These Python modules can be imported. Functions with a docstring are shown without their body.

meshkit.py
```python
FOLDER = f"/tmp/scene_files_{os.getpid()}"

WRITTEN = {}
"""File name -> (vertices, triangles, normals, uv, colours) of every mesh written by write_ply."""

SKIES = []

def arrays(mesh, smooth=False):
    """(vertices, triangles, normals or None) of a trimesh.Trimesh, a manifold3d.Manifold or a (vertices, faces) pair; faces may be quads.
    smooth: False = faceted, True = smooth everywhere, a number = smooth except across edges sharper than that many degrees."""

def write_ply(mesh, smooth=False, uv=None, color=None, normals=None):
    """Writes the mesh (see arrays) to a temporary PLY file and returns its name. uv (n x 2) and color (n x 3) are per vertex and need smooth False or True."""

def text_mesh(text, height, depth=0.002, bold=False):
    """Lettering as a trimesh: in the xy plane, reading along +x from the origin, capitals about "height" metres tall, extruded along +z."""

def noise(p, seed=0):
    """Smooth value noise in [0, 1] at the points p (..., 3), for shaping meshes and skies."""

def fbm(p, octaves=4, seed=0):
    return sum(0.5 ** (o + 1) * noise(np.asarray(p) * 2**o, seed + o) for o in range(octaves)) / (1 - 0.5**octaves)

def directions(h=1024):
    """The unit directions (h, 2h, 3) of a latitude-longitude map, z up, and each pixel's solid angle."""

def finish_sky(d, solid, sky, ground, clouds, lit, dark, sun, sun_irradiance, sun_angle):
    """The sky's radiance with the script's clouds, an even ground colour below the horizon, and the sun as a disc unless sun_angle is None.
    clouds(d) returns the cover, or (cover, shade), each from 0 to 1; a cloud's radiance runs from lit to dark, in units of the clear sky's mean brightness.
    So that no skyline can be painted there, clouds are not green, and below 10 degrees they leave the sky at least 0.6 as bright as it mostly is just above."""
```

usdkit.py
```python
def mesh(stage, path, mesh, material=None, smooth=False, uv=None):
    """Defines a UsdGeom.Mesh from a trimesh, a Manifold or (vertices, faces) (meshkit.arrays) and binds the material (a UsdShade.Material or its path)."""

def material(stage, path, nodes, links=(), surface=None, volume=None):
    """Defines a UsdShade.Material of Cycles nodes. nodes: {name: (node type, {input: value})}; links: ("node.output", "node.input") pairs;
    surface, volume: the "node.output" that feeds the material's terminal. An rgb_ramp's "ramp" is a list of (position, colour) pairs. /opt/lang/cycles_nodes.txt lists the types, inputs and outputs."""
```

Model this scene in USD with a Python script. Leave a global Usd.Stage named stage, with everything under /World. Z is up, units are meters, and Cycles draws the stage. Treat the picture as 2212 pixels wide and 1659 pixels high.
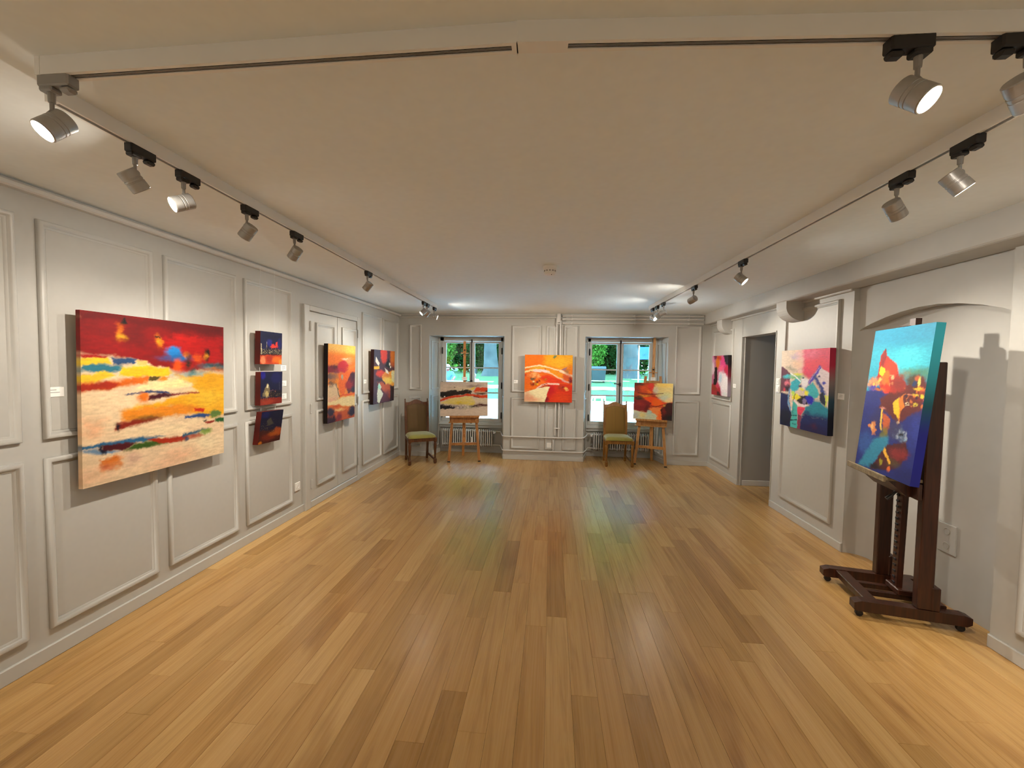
import math, random
import numpy as np, trimesh, usdkit, meshkit
import manifold3d as m3
import shapely.geometry as sg
from pxr import Usd, UsdGeom, UsdLux, UsdShade, Gf, Sdf, Vt

random.seed(7); RNG = np.random.default_rng(7)
stage = Usd.Stage.CreateInMemory()
UsdGeom.SetStageUpAxis(stage, 'Z'); UsdGeom.SetStageMetersPerUnit(stage, 1.0)
WORLD = UsdGeom.Xform.Define(stage, '/World'); stage.SetDefaultPrim(WORLD.GetPrim())
UsdGeom.Scope.Define(stage, '/World/Looks')

# ---------------------------------------------------------------- camera, sky, sun, exposure
F, YAW, PITCH, ROLL, EYE = 890.0, 0.09396, 0.04412, 0.01446, 1.60     # focal length in pixels of the 2212 wide picture
cam = UsdGeom.Camera.Define(stage, '/World/camera')
cam.CreateHorizontalApertureAttr(36.0); cam.CreateVerticalApertureAttr(27.0)
cam.CreateFocalLengthAttr(36.0 * F / 2212); cam.CreateClippingRangeAttr(Gf.Vec2f(0.05, 300))
_f = np.array([-math.sin(YAW), math.cos(YAW), 0]); _r = np.array([math.cos(YAW), math.sin(YAW), 0]); _u = np.array([0, 0, 1.])
_f2 = _f * math.cos(PITCH) - _u * math.sin(PITCH); _u2 = _u * math.cos(PITCH) + _f * math.sin(PITCH)
_r3 = _r * math.cos(ROLL) + _u2 * math.sin(ROLL); _u3 = _u2 * math.cos(ROLL) - _r * math.sin(ROLL)
cam.AddTransformOp().Set(Gf.Matrix4d(*_r3, 0, *_u3, 0, *(-_f2), 0, 0, 0, EYE, 1))
cam.CreateExposureAttr(0.30)
LAMP = 37.0                       # lamp intensity
WARM = (1.0, 0.91, 0.78)          # lamp colour
SKY = 5.6; SUN = 5.5
dome = UsdLux.DomeLight.Define(stage, '/World/sky')
dome.CreateIntensityAttr(SKY); dome.CreateColorAttr(Gf.Vec3f(0.28, 0.60, 1.0))
sun = UsdLux.DistantLight.Define(stage, '/World/sun')
sun.CreateIntensityAttr(SUN); sun.CreateAngleAttr(0.53); sun.CreateColorAttr(Gf.Vec3f(1, 0.95, 0.86))
sun.AddRotateZOp().Set(28.0); sun.AddRotateXOp().Set(-36.0)          # high, from over the garden to the left

# ---------------------------------------------------------------- materials
def srgb(h):
    c = np.array([int(h[i:i + 2], 16) for i in (0, 2, 4)]) / 255.0
    return tuple(np.where(c < 0.04045, c / 12.92, ((c + 0.055) / 1.055) ** 2.4))
MATS = {}
def plain(name, col, rough=0.5, metal=0.0, bump=0.0, scale=60, var=0.06, spec=0.5, **kw):
    """A colour that wanders a little with position, and fine relief."""
    if name in MATS: return MATS[name]
    col = np.array(srgb(col) if isinstance(col, str) else col)
    n = {'g': ('geometry', {}), 'n': ('noise_texture', {'scale': scale * 0.12, 'detail': 4}),
         'r': ('rgb_ramp', {'ramp': [(0.25, tuple(col * (1 - var))), (0.75, tuple(np.minimum(col * (1 + var), 1)))]}),
         'p': ('principled_bsdf', {'roughness': rough, 'metallic': metal, 'specular_ior_level': spec, **kw})}
    l = [('g.position', 'n.vector'), ('n.fac', 'r.fac'), ('r.color', 'p.base_color')]
    if bump:
        n['n2'] = ('noise_texture', {'scale': scale, 'detail': 5}); n['b'] = ('bump', {'strength': bump, 'distance': 0.002})
        l += [('g.position', 'n2.vector'), ('n2.fac', 'b.height'), ('b.normal', 'p.normal')]
    MATS[name] = usdkit.material(stage, '/World/Looks/' + name, n, l, 'p.BSDF')
    return MATS[name]
def wood(name, dark, light, along=(1, 1, 0.06), scale=60, rough=0.4, rand=0.25):
    """Grain stretched along one axis of the object's own space; each object a little different."""
    a, b = np.array(srgb(dark)), np.array(srgb(light))
    MATS[name] = usdkit.material(stage, '/World/Looks/' + name, {
        'c': ('texture_coordinate', {}), 'm': ('mapping', {'scale': along}),
        'n': ('noise_texture', {'scale': scale, 'detail': 6, 'roughness': 0.6, 'distortion': 0.4}),
        'r': ('rgb_ramp', {'ramp': [(0.3, tuple(a)), (0.7, tuple(b))]}), 'i': ('object_info', {}),
        'k': ('map_range', {'to_min': 1 - rand, 'to_max': 1 + rand * 0.5}), 'h': ('hsv', {}),
        'p': ('principled_bsdf', {'roughness': rough}), 'bu': ('bump', {'strength': 0.15, 'distance': 0.001})},
        [('c.object', 'm.vector'), ('m.vector', 'n.vector'), ('n.fac', 'r.fac'), ('i.random', 'k.value'), ('k.result', 'h.value'), ('r.color', 'h.color'),
         ('h.color', 'p.base_color'), ('n.fac', 'bu.height'), ('bu.normal', 'p.normal')], 'p.BSDF')
    return MATS[name]
WALL = plain('wall_paint', (0.478, 0.466, 0.432), 0.5, bump=0.05, scale=240, var=0.02)
TRIM = plain('trim_paint', (0.50, 0.488, 0.455), 0.38, bump=0.03, scale=160, var=0.02)
PLASTER = plain('plaster_paint', (0.495, 0.48, 0.448), 0.7, bump=0.12, scale=90, var=0.025)
CEIL = plain('ceiling_paint', (0.83, 0.87, 0.87), 0.8, bump=0.05, scale=200, var=0.02)
WINPAINT = plain('window_paint', (0.62, 0.63, 0.62), 0.4, var=0.03)
PIPE = plain('pipe_enamel', (0.62, 0.60, 0.57), 0.3, var=0.02)
RAD = plain('radiator_enamel', (0.68, 0.67, 0.65), 0.35, var=0.03)
BLACKP = plain('black_plastic', (0.012, 0.011, 0.012), 0.45)
GREYP = plain('grey_lacquer', (0.30, 0.29, 0.275), 0.42, metal=0.3)
ALU = plain('brushed_aluminium', (0.42, 0.41, 0.395), 0.42, metal=0.55, bump=0.1, scale=400)
SLOT = plain('track_slot', (0.045, 0.043, 0.04), 0.4, metal=0.4)
IRON = plain('dark_iron', (0.03, 0.03, 0.035), 0.45, metal=0.5)
WHITEP = plain('white_plastic', (0.82, 0.81, 0.78), 0.35, var=0.01)
PAPER = plain('white_card', (0.90, 0.89, 0.86), 0.7, var=0.01)
INK = plain('grey_ink', (0.32, 0.31, 0.30), 0.8)
RAWCANVAS = plain('raw_canvas', (0.50, 0.44, 0.34), 0.85)
CORD = plain('nylon_cord', (0.8, 0.8, 0.8), 0.3)
BEECH = wood('beech_wood', '9a5f2e', 'c58c4e', rough=0.42)
PINE = wood('pine_wood', 'a9733a', 'd29a58', rough=0.42)
DARKW = wood('dark_stained_wood', '24110a', '4a2414', rough=0.38)
OAKW = wood('chair_oak', '6a4210', '9a6a24', rough=0.4)
CHAIRW = wood('chair_walnut', '3a1f0c', '6a3c18', rough=0.38)
def fabric(name, a, b, stripes):
    a, b = np.array(srgb(a)), np.array(srgb(b))
    MATS[name] = usdkit.material(stage, '/World/Looks/' + name, {
        'c': ('texture_coordinate', {}), 'm': ('mapping', {'scale': (1, 0.0, 0.0)}), 'w': ('wave_texture', {'scale': stripes, 'distortion': 0.2, 'detail': 1}),
        'r': ('rgb_ramp', {'ramp': [(0.3, tuple(a)), (0.7, tuple(b))]}), 'n': ('noise_texture', {'scale': 500}),
        'b': ('bump', {'strength': 0.3, 'distance': 0.001}), 'p': ('principled_bsdf', {'roughness': 0.75, 'sheen_weight': 0.3})},
        [('c.object', 'm.vector'), ('m.vector', 'w.vector'), ('w.fac', 'r.fac'), ('r.color', 'p.base_color'), ('c.object', 'n.vector'), ('n.fac', 'b.height'), ('b.normal', 'p.normal')], 'p.BSDF')
    return MATS[name]
BACKF = fabric('mustard_stripe', '6e4f12', '8a6820', 16)
SEATF = fabric('olive_velvet', '74691e', '8f8a3a', 16)
PANE = usdkit.material(stage, '/World/Looks/window_glass', {'t': ('transparent_bsdf', {'color': (0.93, 0.96, 0.96)}), 'g': ('glossy_bsdf', {'roughness': 0.0, 'color': (1, 1, 1)}),
    'f': ('fresnel', {'IOR': 1.45}), 'm': ('mix_closure', {})}, [('f.fac', 'm.fac'), ('t.BSDF', 'm.closure1'), ('g.BSDF', 'm.closure2')], 'm.closure')
GLOW = usdkit.material(stage, '/World/Looks/lamp_glow', {'e': ('emission', {'color': (1.0, 0.91, 0.78), 'strength': 620.0})}, [], 'e.emission')
GLOWDIM = usdkit.material(stage, '/World/Looks/lamp_glow_dim', {'e': ('emission', {'color': (1.0, 0.91, 0.78), 'strength': 620.0})}, [], 'e.emission')
PAINT = usdkit.material(stage, '/World/Looks/oil_paint', {'a': ('attribute', {'attribute': 'paint'}), 'g': ('geometry', {}),
    'n': ('noise_texture', {'scale': 700, 'detail': 2}), 'n2': ('noise_texture', {'scale': 60, 'detail': 4}), 'mm': ('math', {'math_type': 'add'}),
    'b': ('bump', {'strength': 0.25, 'distance': 0.0008}),
    'p': ('principled_bsdf', {'roughness': 0.55, 'specular_ior_level': 0.3})},
    [('a.color', 'p.base_color'), ('g.position', 'n.vector'), ('g.position', 'n2.vector'), ('n.fac', 'mm.value1'), ('n2.fac', 'mm.value2'), ('mm.value', 'b.height'), ('b.normal', 'p.normal')], 'p.BSDF')
def oak(name, a, b, c):
    MATS[name] = usdkit.material(stage, '/World/Looks/' + name, {
        'g': ('geometry', {}), 'i': ('object_info', {}), 'cx': ('combine_xyz', {}), 'k': ('math', {'math_type': 'multiply', 'value2': 57.0}), 'av': ('mix_vector', {'fac': 0.5}),
        'm': ('mapping', {'scale': (2.0, 0.13, 2.0)}), 'n': ('noise_texture', {'scale': 16, 'detail': 7, 'roughness': 0.62, 'distortion': 1.2}),
        'm2': ('mapping', {'scale': (2.0, 0.02, 2.0)}), 'n2': ('noise_texture', {'scale': 130, 'detail': 3}),
        'm3': ('mapping', {'scale': (2.0, 0.5, 2.0)}), 'n3': ('noise_texture', {'scale': 3.2, 'detail': 4, 'distortion': 0.8}),
        'r': ('rgb_ramp', {'ramp': [(0.28, srgb(a)), (0.5, srgb(b)), (0.74, srgb(c))]}),
        'kn': ('rgb_ramp', {'ramp': [(0.0, (1, 1, 1)), (0.60, (1, 1, 1)), (0.74, (0.70, 0.60, 0.50))]}),
        'x': ('mix_color', {'blend_type': 'multiply', 'fac': 0.9}), 'mm': ('math', {'math_type': 'add'}),
        'rr': ('map_range', {'from_min': 0.3, 'from_max': 0.7, 'to_min': 0.26, 'to_max': 0.38}),
        'b': ('bump', {'strength': 0.1, 'distance': 0.001}), 'p': ('principled_bsdf', {'specular_ior_level': 0.5, 'coat_weight': 0.3, 'coat_roughness': 0.24})},
        [('i.random', 'k.value1'), ('k.value', 'cx.x'), ('k.value', 'cx.y'), ('g.position', 'av.a'), ('cx.vector', 'av.b'),
         ('av.result', 'm.vector'), ('m.vector', 'n.vector'), ('av.result', 'm2.vector'), ('m2.vector', 'n2.vector'), ('av.result', 'm3.vector'), ('m3.vector', 'n3.vector'),
         ('n.fac', 'r.fac'), ('n3.fac', 'kn.fac'), ('r.color', 'x.a'), ('kn.color', 'x.b'), ('x.result', 'p.base_color'), ('n2.fac', 'rr.value'), ('rr.result', 'p.roughness'),
         ('n2.fac', 'mm.value1'), ('n.fac', 'mm.value2'), ('mm.value', 'b.height'), ('b.normal', 'p.normal')], 'p.BSDF')
    return MATS[name]
OAKS = [oak('oak_plain', 'a87e44', 'c0965a', 'caa266'), oak('oak_plain_b', 'a47a40', 'bc9156', 'c69d62'), oak('oak_pale', 'b0884e', 'c8a064', 'd2ab72'),
        oak('oak_brown', '9e753c', 'b48b50', 'c0975c'), oak('oak_dark', '906832', 'a87e44', 'b48b50')]

# ---------------------------------------------------------------- helpers
TAKEN = {}
def free(parent, name):
    k = (str(parent), name); n = TAKEN.get(k, 0); TAKEN[k] = n + 1
    return f'{parent}/{name}' + (f'_{n:03d}' if n else '')
def meta(prim, **kw):
    for k, v in kw.items():
        if v: prim.SetCustomDataByKey({'cat': 'category'}.get(k, k), v)
    return prim
class Thing:
    def __init__(self, name, label=None, cat=None, loc=(0, 0, 0), rotz=0.0, group=None, kind=None, parent='/World'):
        self.path = free(parent, name)
        x = UsdGeom.Xform.Define(stage, self.path)
        self.loc, self.rot = np.array(loc, float), math.radians(rotz)
        if any(loc): x.AddTranslateOp().Set(Gf.Vec3d(*map(float, loc)))
        if rotz: x.AddRotateZOp().Set(float(rotz))
        meta(x.GetPrim(), label=label, cat=cat, group=group, kind=kind)
    def put(self, name, mesh, mat, smooth=False, world=False, on=None, label=None, kind=None):
        """A part; on: the path of the part that carries it; world: the mesh is in world coordinates."""
        v, f, n = meshkit.arrays(mesh, smooth)
        if world:
            c, s = math.cos(-self.rot), math.sin(-self.rot); R = np.array([[c, -s, 0], [s, c, 0], [0, 0, 1]])
            v = (v - self.loc) @ R.T; n = None if n is None else n @ R.T
        path = free(on or self.path, name)
        p = usdkit.mesh(stage, path, (v, f), mat)
        if n is not None:
            p.CreateNormalsAttr(Vt.Vec3fArray.FromNumpy(n.astype(np.float32))); p.SetNormalsInterpolation('vertex')
        meta(p.GetPrim(), label=label, kind=kind)
        return path
def single(name, mesh, mat, label=None, cat=None, smooth=False, group=None, kind=None):
    path = free('/World', name)
    usdkit.mesh(stage, path, mesh, mat, smooth)
    meta(stage.GetPrimAtPath(path), label=label, cat=cat, group=group, kind=kind)
    return path
def cat(*ms):
    ms = [trimesh.Trimesh(*m, process=False) if isinstance(m, tuple) else m for m in ms]
    return trimesh.util.concatenate(ms)
def box(x0, x1, y0, y1, z0, z1, c=0.0):
    """A box; c chamfers every edge."""
    if not c:
        m = trimesh.creation.box((x1 - x0, y1 - y0, z1 - z0)); m.apply_translation(((x0 + x1) / 2, (y0 + y1) / 2, (z0 + z1) / 2)); return m
    P = []
    for i in (0, 1):
        for j in (0, 1):
            for k in (0, 1):
                X, Y, Z = (x0, x1)[i], (y0, y1)[j], (z0, z1)[k]; a, b, d = c * (1 - 2 * i), c * (1 - 2 * j), c * (1 - 2 * k)
                P += [(X, Y + b, Z + d), (X + a, Y, Z + d), (X + a, Y + b, Z)]
    return trimesh.convex.convex_hull(np.array(P))
def hull(pts): return trimesh.convex.convex_hull(np.array(pts, float))
def prism(poly, z0, z1, axes='xyz'):
    """A polygon (shapely or points) extruded; axes names where its two coordinates and the extrusion go."""
    poly = poly if hasattr(poly, 'exterior') else sg.Polygon(poly)
    m = trimesh.creation.extrude_polygon(poly, z1 - z0, engine='earcut'); v = np.array(m.vertices); v[:, 2] += z0
    o = np.zeros_like(v)
    for i, a in enumerate(axes): o[:, 'xyz'.index(a)] = v[:, i]
    f = m.faces
    if np.linalg.det(np.eye(3)[['xyz'.index(a) for a in axes]]) < 0: f = f[:, ::-1]
    return trimesh.Trimesh(o, f, process=False)
def beam(p, q, w, h, up=(0, 0, 1), c=0.0, w2=None, h2=None):
    """A straight bar from p to q, w wide and h deep (towards up), optionally tapering."""
    p, q, up = np.array(p, float), np.array(q, float), np.array(up, float)
    d = (q - p) / np.linalg.norm(q - p); s = np.cross(d, up); s /= np.linalg.norm(s); u = np.cross(s, d)
    P = []
    for o, a, b, e in ((p, w, h, 1), (q, w2 or w, h2 or h, -1)):
        for i in (-1, 1):
            for j in (-1, 1):
                if c: P += [o + s * i * (a / 2 - c) + u * j * b / 2 + d * e * c * 0, o + s * i * a / 2 + u * j * (b / 2 - c)]
                else: P.append(o + s * i * a / 2 + u * j * b / 2)
    return hull(P)
def tube(pts, r, n=10, caps=True):
    """A round tube along a polyline; r a number or one per point."""
    P = np.array(pts, float); r = np.full(len(P), r) if np.ndim(r) == 0 else np.array(r)
    T = np.gradient(P, axis=0); T /= np.linalg.norm(T, axis=1, keepdims=True)
    a = np.cross(T[0], (0, 0, 1)) if abs(T[0][2]) < 0.9 else np.cross(T[0], (1, 0, 0)); a /= np.linalg.norm(a)
    V, ph = [], np.linspace(0, 2 * np.pi, n, endpoint=False)
    for i in range(len(P)):
        a = a - T[i] * (a @ T[i]); a /= np.linalg.norm(a); b = np.cross(T[i], a)
        V.append(P[i] + r[i] * (np.cos(ph)[:, None] * a + np.sin(ph)[:, None] * b))
    V = np.vstack(V); Fc = []
    for i in range(len(P) - 1):
        for j in range(n):
            k = (j + 1) % n; Fc += [(i * n + j, i * n + k, (i + 1) * n + k), (i * n + j, (i + 1) * n + k, (i + 1) * n + j)]
    if caps:
        V = np.vstack([V, P[0], P[-1]]); m = len(V)
        for j in range(n):
            k = (j + 1) % n; Fc += [(m - 2, k, j), (m - 1, (len(P) - 1) * n + j, (len(P) - 1) * n + k)]
    return trimesh.Trimesh(V, np.array(Fc), process=False)
def bend(pts, r, n=5):
    """A polyline with its corners rounded."""
    P = [np.array(p, float) for p in pts]; out = [P[0]]
    for a, b, c in zip(P[:-2], P[1:-1], P[2:]):
        u, v = a - b, c - b; k = min(r, np.linalg.norm(u) / 2.1, np.linalg.norm(v) / 2.1)
        s, e = b + u / np.linalg.norm(u) * k, b + v / np.linalg.norm(v) * k
        out += [(1 - t) ** 2 * s + 2 * t * (1 - t) * b + t * t * e for t in np.linspace(0, 1, n)]
    return out + [P[-1]]
def lathe(prof, n=16, at=(0, 0, 0)):
    """Profile [(radius, height)] turned about z."""
    m = trimesh.creation.revolve(np.array(prof, float), sections=n); m.apply_translation(at); return m
def cyl(p, q, r, n=20, r2=None): return tube([p, q], [r, r if r2 is None else r2], n)
def rows_mesh(rows, close=True):
    """Quads between successive rings of equal length."""
    R = np.array(rows, float); k, n = R.shape[:2]; f = []
    for i in range(k - 1):
        for j in range(n if close else n - 1):
            a, b = i * n + j, i * n + (j + 1) % n; f += [(a, b, b + n), (a, b + n, a + n)]
    return trimesh.Trimesh(R.reshape(-1, 3), np.array(f), process=False)
PROFILE = [(0, 0), (0, .012), (.003, .019), (.008, .023), (.018, .023), (.024, .019), (.029, .010), (.036, .008), (.042, .0)]
def moulding(M, u0, u1, v0, v1, prof=PROFILE):
    """A mitred picture-frame moulding round a rectangle; M maps (u, v, n) to the room."""
    rows = [[M(u0 + s, v0 + s, h), M(u1 - s, v0 + s, h), M(u1 - s, v1 - s, h), M(u0 + s, v1 - s, h)] for s, h in prof]
    return rows_mesh(rows)
def strip(M, u0, u1, v0, v1, n1, n0=-0.002, c=0.003):
    """A flat board on a wall with eased front edges."""
    P = [M(u, v, n0) for u in (u0, u1) for v in (v0, v1)] + [M(u, v, n1 - c) for u in (u0, u1) for v in (v0, v1)] + [M(u, v, n1) for u in (u0 + c, u1 - c) for v in (v0 + c, v1 - c)]
    return hull(P)
def project_faces(m): return m
def rounded(x0, x1, y0, y1, z0, z1, r, n=4):
    P = []
    for i, X in ((1, x0 + r), (-1, x1 - r)):
        for j, Y in ((1, y0 + r), (-1, y1 - r)):
            for k, Z in ((1, z0 + r), (-1, z1 - r)):
                for a in np.linspace(0, np.pi / 2, n):
                    for b in np.linspace(0, np.pi / 2, n):
                        P.append((X - i * r * np.cos(a) * np.cos(b), Y - j * r * np.sin(a) * np.cos(b), Z - k * r * np.sin(b)))
    return hull(P)

# ---------------------------------------------------------------- the room (metres; the camera stands at the origin)
L, R, D, H = 2.636, 2.583, 6.973, 2.475
BACK = -2.6                                   # wall behind the camera
ND = 7.45                                     # back of the window niches
def ML(u, v, n): return (-L + n, u, v)
def MB(u, v, n): return (u, D - n, v)
def MR(u, v, n): return (R - n, u, v)
def panels(t, M, cols, rows):
    for u0, u1 in cols:
        for v0, v1 in rows:
            t.put('panel_moulding', moulding(M, u0, u1, v0, v1), TRIM, smooth=40)
            t.put('panel', strip(M, u0 + 0.040, u1 - 0.040, v0 + 0.040, v1 - 0.040, 0.003, c=0.001), WALL)

# floor: oak planks running towards the windows, each its own board
fl = Thing('floor', kind='structure')
fl.put('subfloor', box(-L - 0.1, R + 0.3, BACK, ND + 0.1, -0.12, -0.016), DARKW)
def plank(x0, x1, y0, y1, z=0.0):
    g, c = 0.0003, 0.0007
    b = [(x0 + g, y0 + g), (x1 - g, y0 + g), (x1 - g, y1 - g), (x0 + g, y1 - g)]; t = [(x0 + g + c, y0 + g + c), (x1 - g - c, y0 + g + c), (x1 - g - c, y1 - g - c), (x0 + g + c, y1 - g - c)]
    V = [(x, y, -0.016) for x, y in b] + [(x, y, z - c) for x, y in b] + [(x, y, z) for x, y in t]
    f = [(8, 9, 10), (8, 10, 11)]
    for k in (0, 4):
        for i in range(4):
            j = (i + 1) % 4; f += [(k + i, k + j, k + j + 4), (k + i, k + j + 4, k + i + 4)]
    return trimesh.Trimesh(np.array(V), np.array(f), process=False)
W = 0.1265; far_boards = []; boards = []
rp = random.Random(11)
x = -L - 0.02
while x < R + 0.16:
    y = BACK - rp.random() * 0.8
    while y < ND + 0.03:
        ln = rp.choice([0.62, 0.86, 1.1, 1.35, 1.5, 1.5]) * rp.uniform(0.93, 1.07); y1 = min(y + ln, ND + 0.03)
        boards.append((x, min(x + W, R + 0.19), y, y1)); y = y1
    x += W
def in_view(b):                               # what the picture frame holds of the floor
    return b[3] > 1.55 and (b[3] > abs((b[0] + b[1]) / 2) * 0.62)
seen = sorted([b for b in boards if in_view(b)], key=lambda b: (b[1] - b[0]) * (b[3] - max(b[2], 1.2)) / max(1.2, (b[2] + b[3]) / 2) ** 3, reverse=True)
keep = set(seen[:299])
for b in boards:
    if b in keep: fl.put('plank', plank(*b, z=rp.uniform(-0.0004, 0)), rp.choices(OAKS, [9, 9, 4, 5, 2.2])[0])
rest = [plank(*b) for b in boards if b not in keep]
for k in range(3): fl.put('outlying_planks', cat(*rest[k::3]), OAKS[(0, 1, 3)[k]], kind='stuff')

single('ceiling', cat(box(-L - 0.2, R + 0.5, BACK - 0.2, ND + 0.12, H, H + 0.2), box(R + 0.4, 5.1, 3.3, 6.1, H, H + 0.2)), CEIL, kind='structure')

# left wall: painted wainscot with a built-in double door
wl = Thing('wall_left', kind='structure')
wl.put('wall_surface', box(-L - 0.2, -L, BACK - 0.2, ND + 0.2, -0.1, H + 0.1), WALL)
panels(wl, ML, [(-0.95, -0.33), (-0.24, 0.38), (0.47, 1.09), (1.18, 1.805), (1.895, 2.505), (2.585, 3.225), (3.32, 3.96), (5.54, 6.18), (6.25, 6.88)], [(1.18, 2.315), (0.165, 1.08)])
single('baseboard_left', cat(strip(ML, BACK, 4.16, 0, 0.078, 0.014), strip(ML, 5.41, D, 0, 0.078, 0.014)), TRIM, kind='structure')
single('trim_1', cat(strip(ML, BACK, D, 2.428, 2.462, 0.042, c=0.008), strip(ML, BACK, D, 2.462, H, 0.012)), PIPE, kind='structure')   # picture rail
d1 = Thing('door_1', kind='structure')
d1.put('door_frame', cat(strip(ML, 4.155, 4.25, 0, 2.225, 0.034, c=0.006), strip(ML, 5.35, 5.42, 0, 2.225, 0.034, c=0.006), strip(ML, 4.25, 5.35, 2.165, 2.225, 0.034, c=0.006), strip(ML, 4.25, 5.35, 0, 0.075, 0.030, c=0.006)), TRIM)
for u0, u1, p0, p1 in ((4.254, 4.847, 4.375, 4.77), (4.853, 5.346, 4.95, 5.32)):
    leaf = d1.put('door_leaf', strip(ML, u0, u1, 0.079, 2.161, 0.018, c=0.003), TRIM)
    for v0, v1 in ((1.18, 2.05), (0.22, 1.07)):
        d1.put('panel_moulding', moulding(lambda u, v, n: ML(u, v, n + 0.017), p0, p1, v0, v1), TRIM, smooth=40, on=leaf)
for y in (4.250, 5.350):
    for z in (2.0, 1.1, 0.27): d1.put('hinge', tube([(-L + 0.04, y, z - 0.055), (-L + 0.04, y, z - 0.05), (-L + 0.04, y, z + 0.05), (-L + 0.04, y, z + 0.055)], [0.004, 0.008, 0.008, 0.004], 8), TRIM)

# back wall: two window niches down to the floor
wb = Thing('wall_back', kind='structure')
N1 = (-2.10, -0.796, -2.02, -0.862); N2 = (0.558, 1.905, 0.64, 1.805); NZ = 2.103
wb.put('wall_surface', prism([(-L - 0.1, D), (N1[0], D), (N1[2], ND), (N1[2], ND + 0.12), (-L - 0.1, ND + 0.12)], -0.05, H), WALL)
wb.put('wall_surface', prism([(N1[1], D), (N2[0], D), (N2[2], ND), (N2[2], ND + 0.12), (N1[3], ND + 0.12), (N1[3], ND)], -0.05, H), WALL)
wb.put('wall_surface', prism([(N2[1], D), (R + 0.4, D), (R + 0.4, ND + 0.12), (N2[3], ND + 0.12), (N2[3], ND)], -0.05, H), WALL)
for N in (N1, N2):
    wb.put('niche_lintel', box(N[0], N[1], D, ND + 0.12, NZ, H), WALL)
    wb.put('apron', box(N[0] - 0.02, N[1] + 0.02, ND, ND + 0.12, -0.05, 0.535), WALL)
panels(wb, MB, [(-2.45, -2.235)], [(1.16, 2.29), (0.17, 1.04)])
panels(wb, MB, [(-0.665, -0.178), (-0.085, 0.085), (0.207, 0.432)], [(1.155, 2.278), (0.19, 1.062)])
panels(wb, MB, [(2.015, 2.42)], [(1.172, 2.29), (0.168, 1.068)])
def side(N, left):                              # the splayed reveals, panelled like shutter boxes
    (xa, xb) = (N[0], N[2]) if left else (N[1], N[3]); a, b = np.array([xa, D]), np.array([xb, ND - 0.06]); d = b - a; ln = np.linalg.norm(d); d /= ln; n = np.array([d[1], -d[0]]) * (1 if left else -1)
    def M(u, v, h): q = a + d * u + n * h; return (q[0], q[1], v)
    return M, ln
thin = [(0, 0), (0, .006), (.006, .009), (.014, .009), (.020, .004), (.024, 0)]
for N, left in ((N1, True), (N1, False), (N2, True), (N2, False)):
    M, ln = side(N, left)
    for v0, v1 in ((1.17, 2.02), (0.14, 1.06)):
        wb.put('reveal_moulding', moulding(M, 0.07, ln - 0.05, v0, v1, thin), TRIM, smooth=40)
bb = [strip(MB, -L, N1[0], 0, 0.078, 0.014), strip(MB, N1[1], N2[0], 0, 0.078, 0.014), strip(MB, N2[1], R, 0, 0.078, 0.014)]
for N in (N1, N2): bb.append(box(N[2], N[3], ND - 0.012, ND + 0.001, 0, 0.06, 0.002))
for N, left in ((N1, True), (N2, False), (N1, False), (N2, True)):
    M, ln = side(N, left); bb.append(strip(M, 0, ln, 0, 0.078, 0.012))
single('baseboard_back', cat(*bb), TRIM, kind='structure')
single('trim_2', cat(strip(MB, -L, 0.10, 2.402, 2.432, 0.036, c=0.007), strip(MB, -L, 0.10, 2.44, H, 0.02), strip(MB, 0.16, R, 2.455, H, 0.02)), TRIM, kind='structure')

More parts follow.
